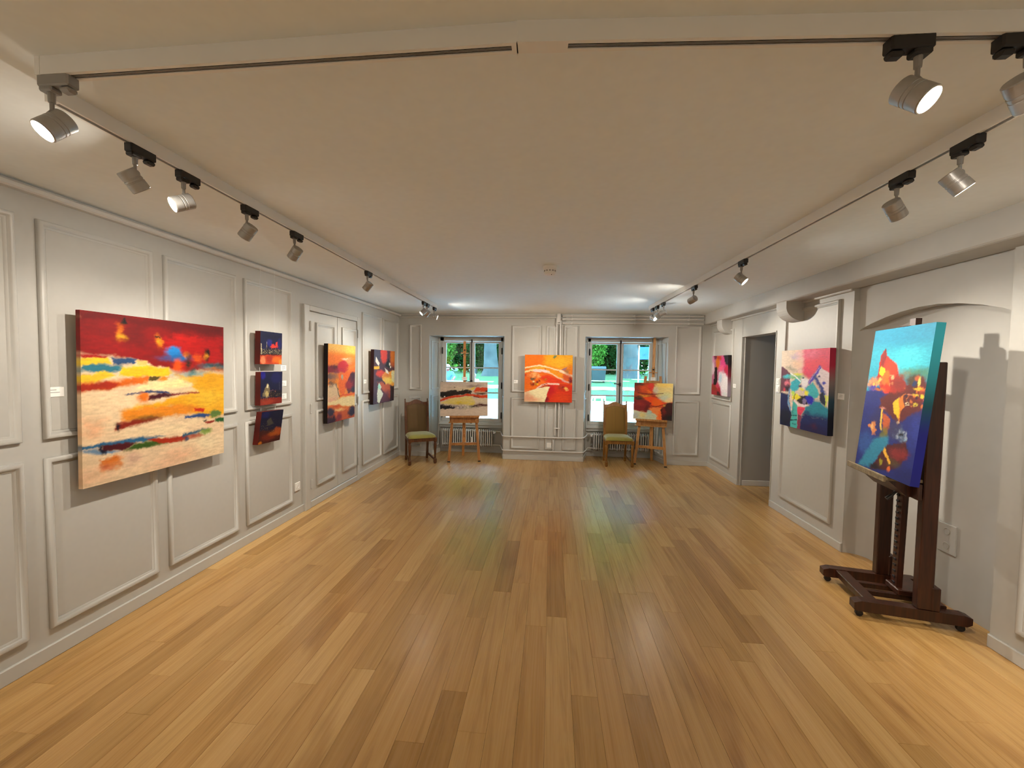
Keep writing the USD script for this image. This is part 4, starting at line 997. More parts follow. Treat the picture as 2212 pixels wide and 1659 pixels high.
def painting(key, label, w, h, depth, M, n=120, edge=None, seed=1, name='painting', cord=None, group=None, gain=0.90, gamma=1.12):
    """A canvas: painted face and painted sides as one wrapped grid would be, on a box. M maps (across, up, out) of the face's lower left corner to the room."""
    asp = h / w; nx, ny = n, int(n * asp); C = paint_art(key, nx, ny, asp, seed, gain, gamma)
    t = Thing(name, label, 'painting', tuple(M(w / 2, 0, 0)), group=group)
    def colour(path, cols):
        UsdGeom.PrimvarsAPI(stage.GetPrimAtPath(path)).CreatePrimvar('paint', Sdf.ValueTypeNames.Color3fArray, 'vertex').Set(Vt.Vec3fArray.FromNumpy(np.ascontiguousarray(cols.reshape(-1, 3), np.float32)))
    X, Z = np.meshgrid(np.linspace(0, w, nx), np.linspace(h, 0, ny)); i = np.arange(nx * ny).reshape(ny, nx)
    f = np.concatenate([np.stack([i[1:, :-1], i[1:, 1:], i[:-1, 1:]], -1).reshape(-1, 3), np.stack([i[1:, :-1], i[:-1, 1:], i[:-1, :-1]], -1).reshape(-1, 3)])
    put3 = lambda P: np.array([M(*p) for p in P])
    colour(t.put('painted_face', (put3(np.stack([X, Z, np.full_like(X, depth)], -1).reshape(-1, 3)), f), PAINT, world=True), C)
    # four wrapped edges
    m = 60; ts = np.linspace(0, 1, m)
    for a, b, col in (((0, 0), (0, h), C[::-1, 0]), ((w, h), (w, 0), C[:, -1]), ((0, h), (w, h), C[0]), ((w, 0), (0, 0), C[-1, ::-1])):
        A = np.array(a) + (np.array(b) - np.array(a)) * ts[:, None]; ring = np.concatenate([np.column_stack([A, np.full(m, depth)]), np.column_stack([A, np.zeros(m)])])
        k = np.arange(m - 1); ff = np.concatenate([np.stack([k, k + 1, k + m + 1], -1), np.stack([k, k + m + 1, k + m], -1)])
        cc = np.stack([np.interp(ts, np.linspace(0, 1, len(col)), col[:, j]) for j in range(3)], 1)
        if edge:
            e0 = edge[0] if b[1] > a[1] else edge[-1]
            if a[0] == b[0]:
                st = np.array([srgb(x) for x in edge[1]]); vv = np.linspace(0, 1, len(st)); tt = (1 - ts) if b[1] > a[1] else ts
                cc = np.stack([np.interp(tt, vv, st[:, j]) for j in range(3)], 1)
            else: cc = np.repeat([srgb(edge[1][0] if a[1] else edge[1][-1])], m, 0)
        colour(t.put('canvas_edge', (put3(ring), ff), PAINT, world=True), np.concatenate([cc, cc]))
    t.put('canvas_back', (put3([(0, 0, 0.002), (w, 0, 0.002), (w, h, 0.002), (0, h, 0.002)]), [(0, 2, 1), (0, 3, 2)]), RAWCANVAS, world=True)
    bars = [[(0.004, 0.004), (w - 0.004, 0.004), (w - 0.004, 0.045), (0.004, 0.045)], [(0.004, h - 0.045), (w - 0.004, h - 0.045), (w - 0.004, h - 0.004), (0.004, h - 0.004)],
            [(0.004, 0.045), (0.045, 0.045), (0.045, h - 0.045), (0.004, h - 0.045)], [(w - 0.045, 0.045), (w - 0.004, 0.045), (w - 0.004, h - 0.045), (w - 0.045, h - 0.045)]]
    for q in bars: t.put('stretcher_bar', hull(put3([(x, y, z) for x, y in q for z in (0.0, 0.018)])), PINE, world=True)
    if cord:
        for cu, top in cord: t.put('hanging_cord', tube([put3([(cu, h - 0.03, 0.004)])[0], put3([(cu, top, 0.0)])[0]], 0.0009, 5), CORD, world=True)
    return t
def onleft(y0, z0, tilt=0.0, off=0.03, roll=0.0):
    def M(a, b, n):
        n2 = off + n + b * tilt; return (-L + n2, y0 + a - roll * b, z0 + b + roll * a)
    return M
def onright(y1, z0, tilt=0.0, off=0.03, roll=0.0):
    def M(a, b, n): return (R - off - n - b * tilt, y1 - a - roll * b, z0 + b + roll * a)
    return M
ART_BIG = painting('big', 'largest painting, square, red over yellow and cream streaks, on the left wall', 0.985, 0.985, 0.026, onleft(2.014, 0.885, 0.012, 0.049, -0.003), 280, seed=3, gain=0.86, gamma=1.25)
G3 = 'small dark blue city paintings in a column'
red = (1, ['5c1409', '4a0f08', '5c1409'])
painting('small_a', 'top one of three small square blue city paintings in a column', 0.292, 0.292, 0.05, onleft(3.405, 1.583, 0.03, 0.035), 110, edge=red, seed=5, group=G3, cord=((0.05, 0.86), (0.24, 0.86)))
painting('small_b', 'middle one of three small square blue city paintings, with a pale tower', 0.292, 0.298, 0.05, onleft(3.402, 1.216, 0.03, 0.035), 110, edge=red, seed=9, group=G3, cord=((0.05, 0.34), (0.24, 0.34)))
painting('small_c', 'lowest and darkest of three small square blue city paintings, tilted forward at its top', 0.295, 0.292, 0.05, onleft(3.385, 0.868, 0.13, 0.02, -0.02), 110, edge=red, seed=13, group=G3, cord=((0.05, 0.34), (0.24, 0.34)))
dk = (1, ['120605', '0d0404', '120605'])
painting('sunset', 'tall orange sunset abstract with a red disc hung on the closet door', 0.655, 0.920, 0.05, onleft(4.488, 0.904, 0.015, 0.04), 150, edge=dk, seed=17)
painting('shard', 'square dark purple and orange abstract with white shards, left wall next to the window corner', 0.785, 0.800, 0.05, onleft(5.735, 1.008, 0.02, 0.03), 130, edge=(1, ['2a0a0c', '3a0c0c', '1c0608']), seed=21)
painting('pink', 'small square pink and white abstract with a dark tower, right wall beside the doorway', 0.585, 0.598, 0.045, onright(6.735, 1.200, 0.01, 0.02), 100, edge=(1, ['1a1216', '1c1014', '7a1c30', '9a8a98', '9a8c9c']), seed=25)
painting('mount', 'pink and turquoise mountain abstract on the panelled pier of the right wall', 0.778, 0.800, 0.05, onright(4.752, 1.004, 0.012, 0.025), 190, gain=1.1, edge=(1, ['b02848', 'b42a48', '8c7a78', '2a4a5c', '14182c', '101428']), seed=29)
def MO(a, b, n): return (-0.437 + a, D - 0.062 - n, 1.004 + b)
painting('orange', 'square bright orange and yellow abstract on the back wall between the windows', 0.790, 0.785, 0.04, MO, 140, seed=33)

# ---------------------------------------------------------------- title cards
def card(M, u, v, w, h, label, lines=2, seed=0, name='title_card'):
    t = Thing(name, label, 'card', tuple(M(u, v, 0)), group='white title cards beside the paintings')
    t.put('card_sheet', strip(M, u - w / 2, u + w / 2, v - h / 2, v + h / 2, 0.006, n0=0.0, c=0.0015), PAPER, world=True)
    r = random.Random(seed)
    t.put('print_line', cat(*[strip(M, u - w * 0.3, u - w * 0.3 + w * r.uniform(0.35, 0.6), v + h * (0.22 - 0.26 * k) - h * 0.03, v + h * (0.22 - 0.26 * k) + h * 0.03, 0.0066, n0=0.0056, c=0.0002) for k in range(lines)]), INK, world=True)
card(ML, 1.952, 1.425, 0.085, 0.053, 'white title card left of the large red and yellow painting', 2, 1)
for k, (z, s) in enumerate(((1.545, 'upper'), (1.392, 'middle'), (1.265, 'lowest'))):
    card(ML, 3.842, z, 0.085, 0.055, f'{s} of three white title cards right of the small city paintings', 3, 2 + k)
card(ML, 5.635, 1.345, 0.08, 0.055, 'white title card on the panel edge left of the purple shard painting', 2, 8)
card(MB, -0.600, 1.332, 0.085, 0.055, 'white title card left of the orange painting on the back wall', 2, 9)
card(MR, 6.075, 1.362, 0.085, 0.055, 'white title card between the pink painting and the doorway', 2, 10)
card(MR, 3.930, 1.368, 0.08, 0.055, 'white title card right of the pink and turquoise mountain painting', 2, 11)

# ---------------------------------------------------------------- chairs (local: front is -y)
def chair(label, loc, rotz, back_mat, seat_mat, wood_mat):
    t = Thing('upholstered_chair', label, 'chair', loc, rotz, group='old upholstered chairs by the windows')
    turned = [(0.019, 0), (0.021, 0.012), (0.021, 0.075), (0.014, 0.085), (0.016, 0.10), (0.013, 0.115), (0.017, 0.17), (0.022, 0.25), (0.025, 0.30), (0.021, 0.335), (0.015, 0.345), (0.024, 0.352), (0.024, 0.365)]
    for s in (-1, 1):
        t.put('front_leg', cat(lathe(turned, 14, (s * 0.205, -0.20, 0)), box(s * 0.205 - 0.024, s * 0.205 + 0.024, -0.224, -0.176, 0.36, 0.425, 0.004), box(s * 0.205 - 0.022, s * 0.205 + 0.022, -0.222, -0.178, 0.012, 0.075, 0.003)), wood_mat, smooth=35)
        pts = [(s * 0.178, 0.235, 0), (s * 0.178, 0.215, 0.10), (s * 0.18, 0.20, 0.28), (s * 0.182, 0.20, 0.45)]
        t.put('rear_leg', cat(*[beam(a, b, 0.032, 0.036, up=(0, 1, 0)) for a, b in zip(pts[:-1], pts[1:])]), wood_mat)
        st = t.put('back_post', cat(beam((s * 0.184, 0.205, 0.44), (s * 0.190, 0.225, 0.70), 0.026, 0.034, up=(0, 1, 0)), beam((s * 0.190, 0.225, 0.70), (s * 0.188, 0.262, 0.985), 0.026, 0.032, up=(0, 1, 0), w2=0.018, h2=0.022)), wood_mat)
        t.put('finial', lathe([(0.0, -0.01), (0.009, -0.005), (0.006, 0.005), (0.0105, 0.018), (0.008, 0.032), (0.003, 0.042), (0, 0.046)], 10, (s * 0.188, 0.262, 0.985)), wood_mat, smooth=True, on=st)
        t.put('side_stretcher', beam((s * 0.203, -0.185, 0.062), (s * 0.180, 0.212, 0.095), 0.020, 0.024), wood_mat)
    t.put('seat_frame', cat(beam((-0.205, -0.205, 0.398), (0.205, -0.205, 0.398), 0.026, 0.058), beam((-0.19, 0.195, 0.40), (0.19, 0.195, 0.40), 0.024, 0.05), beam((-0.21, -0.20, 0.398), (-0.185, 0.20, 0.40), 0.024, 0.055), beam((0.21, -0.20, 0.398), (0.185, 0.20, 0.40), 0.024, 0.055)), wood_mat)
    n = 14; rows = []
    for k in range(n + 1):
        b = k / n * np.pi / 2; sc, z = np.cos(b) ** 0.38, 0.425 + 0.062 * np.sin(b); row = []
        for tt in np.linspace(0, 2 * np.pi, 40, endpoint=False):
            cx, sy = np.cos(tt), np.sin(tt); e = 0.34; px = np.sign(cx) * abs(cx) ** e * sc; py_ = np.sign(sy) * abs(sy) ** e * sc
            row.append((px * (0.232 - 0.028 * (py_ + 1) / 2), -0.015 + py_ * 0.215, z))
        rows.append(row)
    t.put('seat_cushion', rows_mesh(rows), seat_mat, smooth=True)
    # padded back between the posts, with an arched top
    rows = []; xs = np.linspace(-1, 1, 25)
    for side_, dy in ((-1, -0.030), (1, 0.014)):
        for v in (np.linspace(0, 1, 13) if side_ < 0 else np.linspace(1, 0, 13)):
            row = []
            for a in xs:
                top = 0.925 + 0.022 * math.cos(a * 2.2); z = 0.475 + (top - 0.475) * v; y = 0.205 + 0.072 * max(0, (z - 0.45) / 0.55) ** 1.3
                puff = max(0.0, (1 - a ** 6) * (1 - (2 * v - 1) ** 6)); row.append((a * 0.166, y + dy * (0.35 + 0.65 * puff), z))
            rows.append(row)
    t.put('back_upholstery', rows_mesh(rows, close=False), back_mat, smooth=True)
    cx = [(-0.19, 0.94)]; top = [(x, 0.962 + 0.046 * (0.5 + 0.5 * math.cos(np.pi * min(1, abs(x) / 0.135))) ** 1.0) for x in np.linspace(-0.182, 0.182, 25)]
    bot = [(x, 0.918 + 0.022 * math.cos(x / 0.166 * 2.2)) for x in np.linspace(0.182, -0.182, 25)]
    m = prism(sg.Polygon(top + bot), -0.016, 0.016, 'xzy'); v = np.array(m.vertices); v[:, 1] += 0.205 + 0.072 * np.maximum(0, (v[:, 2] - 0.45) / 0.55) ** 1.3
    t.put('crest_rail', trimesh.Trimesh(v, m.faces, process=False), wood_mat)
    rail = [(s, z) for s, z in ((-0.172, 0.50), (-0.172, 0.925))]
    for s in (-1, 1):
        t.put('back_frame', beam((s * 0.170, 0.196, 0.46), (s * 0.170, 0.250, 0.93), 0.016, 0.022, up=(0, 1, 0)), wood_mat)
    t.put('lower_rail', beam((-0.18, 0.205, 0.462), (0.18, 0.205, 0.462), 0.024, 0.03), wood_mat)
    return t
chair('dark upholstered chair in the left corner with an olive seat and brown back', (-2.128, 6.555, 0), 31, fabric('brown_stripe', '4a3410', '5c4214', 16), SEATF, CHAIRW)
chair('oak chair with mustard striped back and olive seat before the right window', (1.112, 6.90, 0), 2, BACKF, SEATF, OAKW)

# ---------------------------------------------------------------- lyre easels (local: front is -y)
def easel(name, label, loc, rotz, wood_mat, foot, tray_z, mast_top, clamp_z, lean, leg_top, spread_top, rear_y, stub=True):
    t = Thing(name, label, 'easel', loc, rotz)
    back = lambda z: lean * z
    for s in (-1, 1):
        lg = t.put('front_leg', beam((s * foot, 0, 0), (s * spread_top, back(leg_top), leg_top), 0.042, 0.024, up=(0, 1, 0)), wood_mat)
        t.put('rubber_foot', beam((s * foot, 0, 0.0), (s * foot * 0.995, 0, 0.02), 0.044, 0.027, up=(0, 1, 0)), BLACKP, on=lg)
    zb = 0.295; fx = lambda z: foot + (spread_top - foot) * z / leg_top
    t.put('cross_bar', beam((-fx(zb), back(zb) + 0.02, zb), (fx(zb), back(zb) + 0.02, zb), 0.02, 0.045), wood_mat)
    zu = leg_top - 0.10
    t.put('upper_cross_bar', beam((-fx(zu) - 0.01, back(zu) + 0.024, zu), (fx(zu) + 0.01, back(zu) + 0.024, zu), 0.02, 0.045), wood_mat)
    # slotted centre mast
    def mast(z0, z1, a, b, dy=0.045): return beam((a, back(z0) + dy, z0), (a, back(z1) + dy, z1), b, 0.020, up=(0, 1, 0))
    t.put('mast', cat(mast(0.27, 0.95, -0.015, 0.014), mast(0.27, 0.95, 0.015, 0.014), mast(0.93, mast_top, 0, 0.042), *[mast(z, z + 0.02, 0, 0.03) for z in np.arange(0.30, 0.95, 0.075)]), wood_mat)
    t.put('rear_leg', beam((0, rear_y, 0), (0, back(zu) + 0.05, zu), 0.042, 0.024, up=(0, 1, 0)), wood_mat)
    t.put('tray', cat(beam((-0.245, back(tray_z) - 0.030, tray_z), (0.245, back(tray_z) - 0.030, tray_z), 0.075, 0.016), beam((-0.245, back(tray_z) - 0.064, tray_z + 0.010), (0.245, back(tray_z) - 0.064, tray_z + 0.010), 0.010, 0.028), beam((-0.24, back(tray_z) + 0.002, tray_z - 0.045), (0.24, back(tray_z) + 0.002, tray_z - 0.045), 0.018, 0.085), beam((-0.255, back(tray_z) - 0.03, tray_z - 0.088), (0.235, back(tray_z) - 0.03, tray_z - 0.088), 0.07, 0.014)), wood_mat)
    y = back(clamp_z) + 0.030
    cl = t.put('clamp', cat(prism(sg.Polygon([(-0.026, 0), (0.026, 0), (0.026, 0.07), (0.018, 0.095), (-0.018, 0.095), (-0.026, 0.07)]), -0.012, 0.012, 'xzy').apply_translation((0, y, clamp_z)), beam((-0.065, y - 0.02, clamp_z), (0.065, y - 0.02, clamp_z), 0.05, 0.014)), wood_mat)
    t.put('knob', cyl((0, y - 0.012, clamp_z + 0.05), (0, y - 0.030, clamp_z + 0.05), 0.014, 14, 0.012), BLACKP, smooth=30, on=cl)
    return t
e1 = easel('wooden_easel', 'reddish beech easel in front of the left window holding the striped painting', (-1.405, 6.650, 0), 14, BEECH, 0.252, 0.745, 2.00, 1.80, 0.075, 1.30, 0.150, 0.50)
e2 = easel('wooden_easel', 'pale pine easel right of the mustard chair holding the red and cream painting', (1.632, 6.845, 0), -17, PINE, 0.242, 0.735, 2.11, 1.52, 0.13, 1.46, 0.115, 0.40)
def on_easel(loc, rotz, x0, y0, z0, lean, w):
    c, s = math.cos(math.radians(rotz)), math.sin(math.radians(rotz)); k = math.cos(math.atan(lean)); 
    def M(a, b, n):
        x, y, z = x0 + a, y0 + b * lean * k - n * k, z0 + b * k + n * lean * k
        return (loc[0] + c * x - s * y, loc[1] + s * x + c * y, z)
    return M
painting('strata', 'wide cream painting with black and rust bands resting on the left easel', 0.775, 0.565, 0.02, on_easel((-1.405, 6.650), 14, -0.395, 0.022, 0.758, 0.075, 0.775), 140, seed=37, gain=1.35, edge=(1, ['c0b8ac', 'c0b8ac']))
painting('blaze', 'square red, orange and pale yellow abstract resting on the right easel', 0.60, 0.60, 0.02, on_easel((1.632, 6.845), -17, -0.285, 0.058, 0.752, 0.14, 0.60), 120, seed=41, gain=1.12, edge=(1, ['b89050', 'c09058', '6a2818', '2a0c08']))
def easel_card(loc, rotz, x, y, z, lean, w, h, label, seed, mat=PAPER):
    M0 = on_easel(loc, rotz, x, y, z, lean, w); card(lambda u, v, n: M0(u, v, n), 0, 0, w, h, label, 2, seed)
easel_card((-1.405, 6.650), 14, 0.0, 0.134, 1.375, 0.075, 0.085, 0.055, 'white title card on the mast of the left easel above the striped painting', 14)
easel_card((1.632, 6.845), -17, 0.0, 0.215, 1.415, 0.13, 0.075, 0.055, 'white title card on the mast of the right easel above the red painting', 15)

# ---------------------------------------------------------------- the big dark studio easel on castors (local: front is -y, into the room)
BL, BR_ = (2.402, 2.995, 0), -101.0
be = Thing('studio_easel', 'big dark wooden studio easel on castors holding the tall blue painting', 'easel', BL, BR_)
for s in (-1, 1):
    x = s * 0.228
    rn = be.put('runner', prism(sg.Polygon([(-0.37, 0.052), (-0.35, 0.045), (0.21, 0.045), (0.235, 0.06), (0.235, 0.10), (0.20, 0.112), (-0.33, 0.112), (-0.37, 0.098)]), x - 0.032, x + 0.032, 'yzx'), DARKW)
    for y in (-0.33, 0.195):
        ca = be.put('castor', cat(cyl((x - 0.009, y, 0.021), (x + 0.009, y, 0.021), 0.021, 16), box(x - 0.013, x + 0.013, y - 0.006, y + 0.006, 0.018, 0.045, 0.002)), BLACKP, smooth=30, on=rn)
    be.put('upright', cat(box(x - 0.028, x + 0.028, -0.040, 0.042, 0.112, 1.66, 0.005), box(x - 0.034, x + 0.034, 0.030, 0.075, 0.112, 0.26, 0.006)), DARKW)
be.put('front_cross_rail', beam((-0.20, -0.255, 0.085), (0.20, -0.255, 0.085), 0.075, 0.045, c=0.004), DARKW)
be.put('rear_cross_rail', beam((-0.20, 0.09, 0.095), (0.20, 0.09, 0.095), 0.10, 0.07, c=0.004), DARKW)
for s in (-1, 1): be.put('centre_rail', box(s * 0.055 - 0.018, s * 0.055 + 0.018, -0.22, 0.05, 0.07, 0.105, 0.003), DARKW)
be.put('tie_rail', beam((-0.20, 0.0, 0.90), (0.20, 0.0, 0.90), 0.03, 0.09), DARKW)
be.put('tie_rail', beam((-0.20, 0.02, 1.58), (0.20, 0.02, 1.58), 0.03, 0.07), DARKW)
be.put('winding_mast', cat(beam((0.02, -0.03, 0.10), (0.02, -0.005, 1.95), 0.060, 0.034, up=(0, 1, 0))), DARKW)
be.put('rack_tooth', cat(*[box(0.008, 0.032, -0.052, -0.044, z, z + 0.014, 0.001) for z in np.arange(0.16, 0.86, 0.04)]), IRON)
be.put('crank_handle', cat(tube(bend([(0.05, -0.03, 0.80), (0.05, -0.075, 0.80), (0.05, -0.105, 0.755)], 0.02), 0.008, 8), cyl((0.05, -0.10, 0.765), (0.05, -0.128, 0.742), 0.012, 10)), BLACKP)
be.put('mast_foot', box(-0.06, 0.09, -0.055, 0.075, 0.108, 0.145, 0.005), DARKW)
stained = plain('stained_shelf', '6e5f46', 0.6, var=0.45, scale=330)
be.put('shelf', cat(box(-0.225, 0.24, -0.235, -0.035, 0.905, 0.925, 0.003), box(-0.225, 0.24, -0.243, -0.228, 0.895, 0.935, 0.003)), stained, label='paint-spattered shelf edge under the painting')
be.put('shelf_carrier', cat(hull([(x, y, z) for x in (-0.19, 0.19) for y, z in ((-0.20, 0.903), (-0.04, 0.903), (-0.04, 0.80), (-0.09, 0.80))]), box(-0.26, 0.26, -0.075, -0.048, 0.80, 0.90, 0.004)), DARKW)
be.put('top_clamp', box(-0.03, 0.07, -0.075, -0.02, 1.86, 1.90, 0.004), DARKW)
painting('tower', 'tall turquoise and deep blue city abstract on the dark studio easel', 0.615, 0.955, 0.045, on_easel(BL, BR_, -0.150, -0.180, 0.928, 0.085, 0.615), 150, seed=45, gain=0.70, gamma=1.12, edge=(1, ['2a8c9a', '24828e', '1f6f78', '104048', '14186c', '161a78', '161a70']))

# ---------------------------------------------------------------- the garden beyond the windows
GRASS = plain('grass', '3c5a24', 0.9, bump=0.8, scale=40, var=0.35)
GRAVEL = plain('pale_gravel', 'd8d0c0', 0.9, bump=0.4, scale=60, var=0.12)
BARK = plain('plane_bark', '42433a', 0.9, bump=0.5, scale=14, var=0.35)
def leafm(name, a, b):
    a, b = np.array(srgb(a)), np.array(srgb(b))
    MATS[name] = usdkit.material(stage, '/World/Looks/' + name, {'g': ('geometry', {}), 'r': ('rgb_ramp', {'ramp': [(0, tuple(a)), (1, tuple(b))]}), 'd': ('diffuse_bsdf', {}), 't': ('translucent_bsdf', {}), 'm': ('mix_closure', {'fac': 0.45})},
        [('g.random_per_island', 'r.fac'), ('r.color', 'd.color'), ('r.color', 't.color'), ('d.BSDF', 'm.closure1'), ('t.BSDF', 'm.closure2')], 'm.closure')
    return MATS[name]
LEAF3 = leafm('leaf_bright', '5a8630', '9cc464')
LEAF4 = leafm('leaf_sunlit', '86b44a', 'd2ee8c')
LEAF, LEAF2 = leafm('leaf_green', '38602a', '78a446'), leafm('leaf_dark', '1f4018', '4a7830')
def gz(y): return 0.27 + 0.55 * max(0.0, min(1.0, (y - 17) / 11))
ys = np.concatenate([np.linspace(7.7, 16, 5), np.linspace(18, 70, 22)])
single('gravel_terrace', rows_mesh([[(x, y, gz(y)) for x in (-30, 30)] for y in np.linspace(7.62, 16.2, 6)], close=False), GRAVEL, kind='structure')
single('garden_lawn', rows_mesh([[(x, y, gz(y) + 0.01) for x in np.linspace(-60, 60, 9)] for y in np.linspace(16.2, 90, 60)], close=False), GRASS, kind='structure')
single('garden_path', rows_mesh([[(x, y, gz(y) + 0.025) for x in np.linspace(-40, 40, 7)] for y in (20.5, 21, 21.6, 22.2)], close=False), GRAVEL, kind='structure')
rg = np.random.default_rng(5)
def leaves(c, rad, n, size):
    d = rg.normal(size=(n, 3)); d /= np.linalg.norm(d, axis=1, keepdims=True); P = np.array(c) + d * np.array(rad) * rg.uniform(0.45, 1.0, (n, 1))
    P += 0.18 * np.array(rad) * rg.normal(size=(n, 3)) * 0.5
    a = rg.normal(size=(n, 3)); a /= np.linalg.norm(a, axis=1, keepdims=True); b = np.cross(a, rg.normal(size=(n, 3))); b /= np.linalg.norm(b, axis=1, keepdims=True)
    s = size * rg.uniform(0.6, 1.4, (n, 1)); V = np.stack([P - a * s, P + b * s * 0.6, P + a * s, P - b * s * 0.6], 1).reshape(-1, 3); k = np.arange(n)[:, None] * 4
    return V, np.concatenate([k + [0, 1, 2], k + [0, 2, 3]])
def tree(x, y, r, h, label, crowns):
    z = gz(y); t = Thing('plane_tree', label, 'tree', (x, y, z), group='big trees in the garden')
    rows = []
    for k, s in enumerate(np.linspace(0, 1, 14)):
        rr = r * (1 + 0.55 * math.exp(-s * 14) - 0.25 * s); rows.append([(x + rr * math.cos(a) * (1 + 0.08 * math.sin(3 * a + k)), y + rr * math.sin(a), z - 0.1 + s * h) for a in np.linspace(0, 2 * np.pi, 18, endpoint=False)])
    t.put('trunk', rows_mesh(rows), BARK, smooth=True, world=True)
    for a, b in ((-1, 0.9), (1, 0.8)):
        t.put('branch', tube([(x + a * r * 0.3, y, z + h * 0.62), (x + a * 1.6, y - 0.3, z + h * 0.85), (x + a * 3.2, y + 0.4, z + h * b * 1.2)], [r * 0.42, r * 0.3, r * 0.12], 9), BARK, smooth=True, world=True)
    ms = [leaves(c, rd, n, sz) for c, rd, n, sz in crowns]; V = []; Fc = []; o = 0
    for v, f in ms: V.append(v); Fc.append(f + o); o += len(v)
    t.put('crown', (np.vstack(V), np.vstack(Fc)), LEAF, world=True, kind='stuff')
tree(-4.43, 30, 0.50, 7, 'thick pale plane trunk seen through the left window', [((-4.4, 30, 7.6), (3.0, 2.6, 1.9), 5200, 0.14), ((-6.6, 29.0, 4.9), (1.3, 1.0, 1.0), 1500, 0.11)])
tree(5.61, 30, 0.52, 7, 'thick pale plane trunk seen through the right window', [((5.6, 30, 7.6), (3.0, 2.6, 1.9), 5200, 0.14), ((3.4, 29.0, 4.7), (1.2, 1.0, 0.9), 1500, 0.11)])
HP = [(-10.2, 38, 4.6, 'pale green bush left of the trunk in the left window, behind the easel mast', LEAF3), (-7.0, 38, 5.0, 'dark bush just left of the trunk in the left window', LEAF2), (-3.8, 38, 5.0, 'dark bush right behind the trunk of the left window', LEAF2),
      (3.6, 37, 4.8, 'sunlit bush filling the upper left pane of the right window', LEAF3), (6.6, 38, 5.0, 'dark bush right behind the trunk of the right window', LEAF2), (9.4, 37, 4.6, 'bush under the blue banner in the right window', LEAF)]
for x, y, h, lab, mt in HP:
    z = gz(y); t = Thing('garden_bush', lab, 'bush', (x, y, z), group='green bushes at the end of the garden')
    V, f = leaves((x, y, z + h * 0.55), (1.25, 1.0, h * 0.46), 4200, 0.12); t.put('foliage', (V, f), mt, world=True, kind='stuff')
    t.put('stem', cat(tube([(x, y, z - 0.1), (x + 0.2, y, z + h * 0.5)], [0.14, 0.08], 8), tube([(x, y, z + 0.5), (x - 0.7, y + 0.1, z + h * 0.55)], [0.09, 0.04], 8)), BARK, world=True)
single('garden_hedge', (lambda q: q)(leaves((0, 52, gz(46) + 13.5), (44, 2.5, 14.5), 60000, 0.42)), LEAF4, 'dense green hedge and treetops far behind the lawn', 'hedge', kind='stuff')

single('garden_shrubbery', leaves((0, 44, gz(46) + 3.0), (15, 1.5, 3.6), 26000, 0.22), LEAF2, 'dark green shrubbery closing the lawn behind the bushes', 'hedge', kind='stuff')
def beer_table(x, y, rz, label):
    t = Thing('beer_table', label, 'table', (x, y, gz(y)), rz, group='folding beer tables in the garden')
    TT = plain('table_plank', '9a8258', 0.6, var=0.08); GR = plain('table_steel', '5f8fb0', 0.45, metal=0.3)
    for k in range(3): t.put('top_plank', box(-1.1, 1.1, -0.25 + k * 0.167, -0.085 + k * 0.167, 0.74, 0.765, 0.003), TT)
    for s in (-1, 1):
        t.put('leg_frame', cat(tube([(s * 0.8, -0.2, 0), (s * 0.8, -0.2, 0.74)], 0.015, 6), tube([(s * 0.8, 0.2, 0), (s * 0.8, 0.2, 0.74)], 0.015, 6), tube([(s * 0.8, -0.2, 0.25), (s * 0.8, 0.2, 0.25)], 0.012, 6), tube([(s * 0.8, 0, 0.25), (s * 0.35, 0, 0.74)], 0.012, 6)), GR)
def beer_bench(x, y, rz, label):
    t = Thing('beer_bench', label, 'bench', (x, y, gz(y)), rz, group='folding benches beside the beer tables')
    t.put('seat_plank', box(-1.1, 1.1, -0.13, 0.13, 0.46, 0.485, 0.003), MATS['table_plank'])
    for s in (-1, 1): t.put('leg_frame', cat(tube([(s * 0.8, -0.1, 0), (s * 0.8, -0.1, 0.46)], 0.013, 6), tube([(s * 0.8, 0.1, 0), (s * 0.8, 0.1, 0.46)], 0.013, 6), tube([(s * 0.8, 0, 0.1), (s * 0.45, 0, 0.46)], 0.011, 6)), MATS['table_steel'])
beer_table(2.06, 17.2, 4, 'long beer table left in the right window view, behind the white chair')
beer_table(4.60, 18.2, -3, 'long beer table right in the right window view, near the trunk')
beer_table(-3.15, 14.6, 3, 'long pale beer table in the left window at which the capped person leans')
beer_bench(2.0, 16.35, 4, 'folding bench before the left beer table of the right window')
beer_bench(4.5, 17.35, -3, 'folding bench before the right beer table of the right window')
beer_bench(-3.2, 15.45, 3, 'folding bench behind the beer table in the left window')
WP = plain('chair_resin', 'd0d0cc', 0.4, var=0.01)
t = Thing('garden_stool', 'white plastic stool with splayed legs on the gravel outside the right window', 'stool', (1.40, 12.25, gz(12)), 12)
t.put('seat', cat(rounded(-0.17, 0.17, -0.15, 0.15, 0.47, 0.50, 0.012), box(-0.155, 0.155, -0.135, 0.135, 0.42, 0.472, 0.004)), WP)
for s in (-1, 1):
    for q in (-1, 1): t.put('leg', beam((s * 0.20, q * 0.18, 0), (s * 0.145, q * 0.125, 0.46), 0.05, 0.03), WP)
t.put('stretcher', cat(box(-0.17, 0.17, -0.012, 0.012, 0.20, 0.23, 0.004), box(-0.012, 0.012, -0.15, 0.15, 0.20, 0.23, 0.004)), WP)
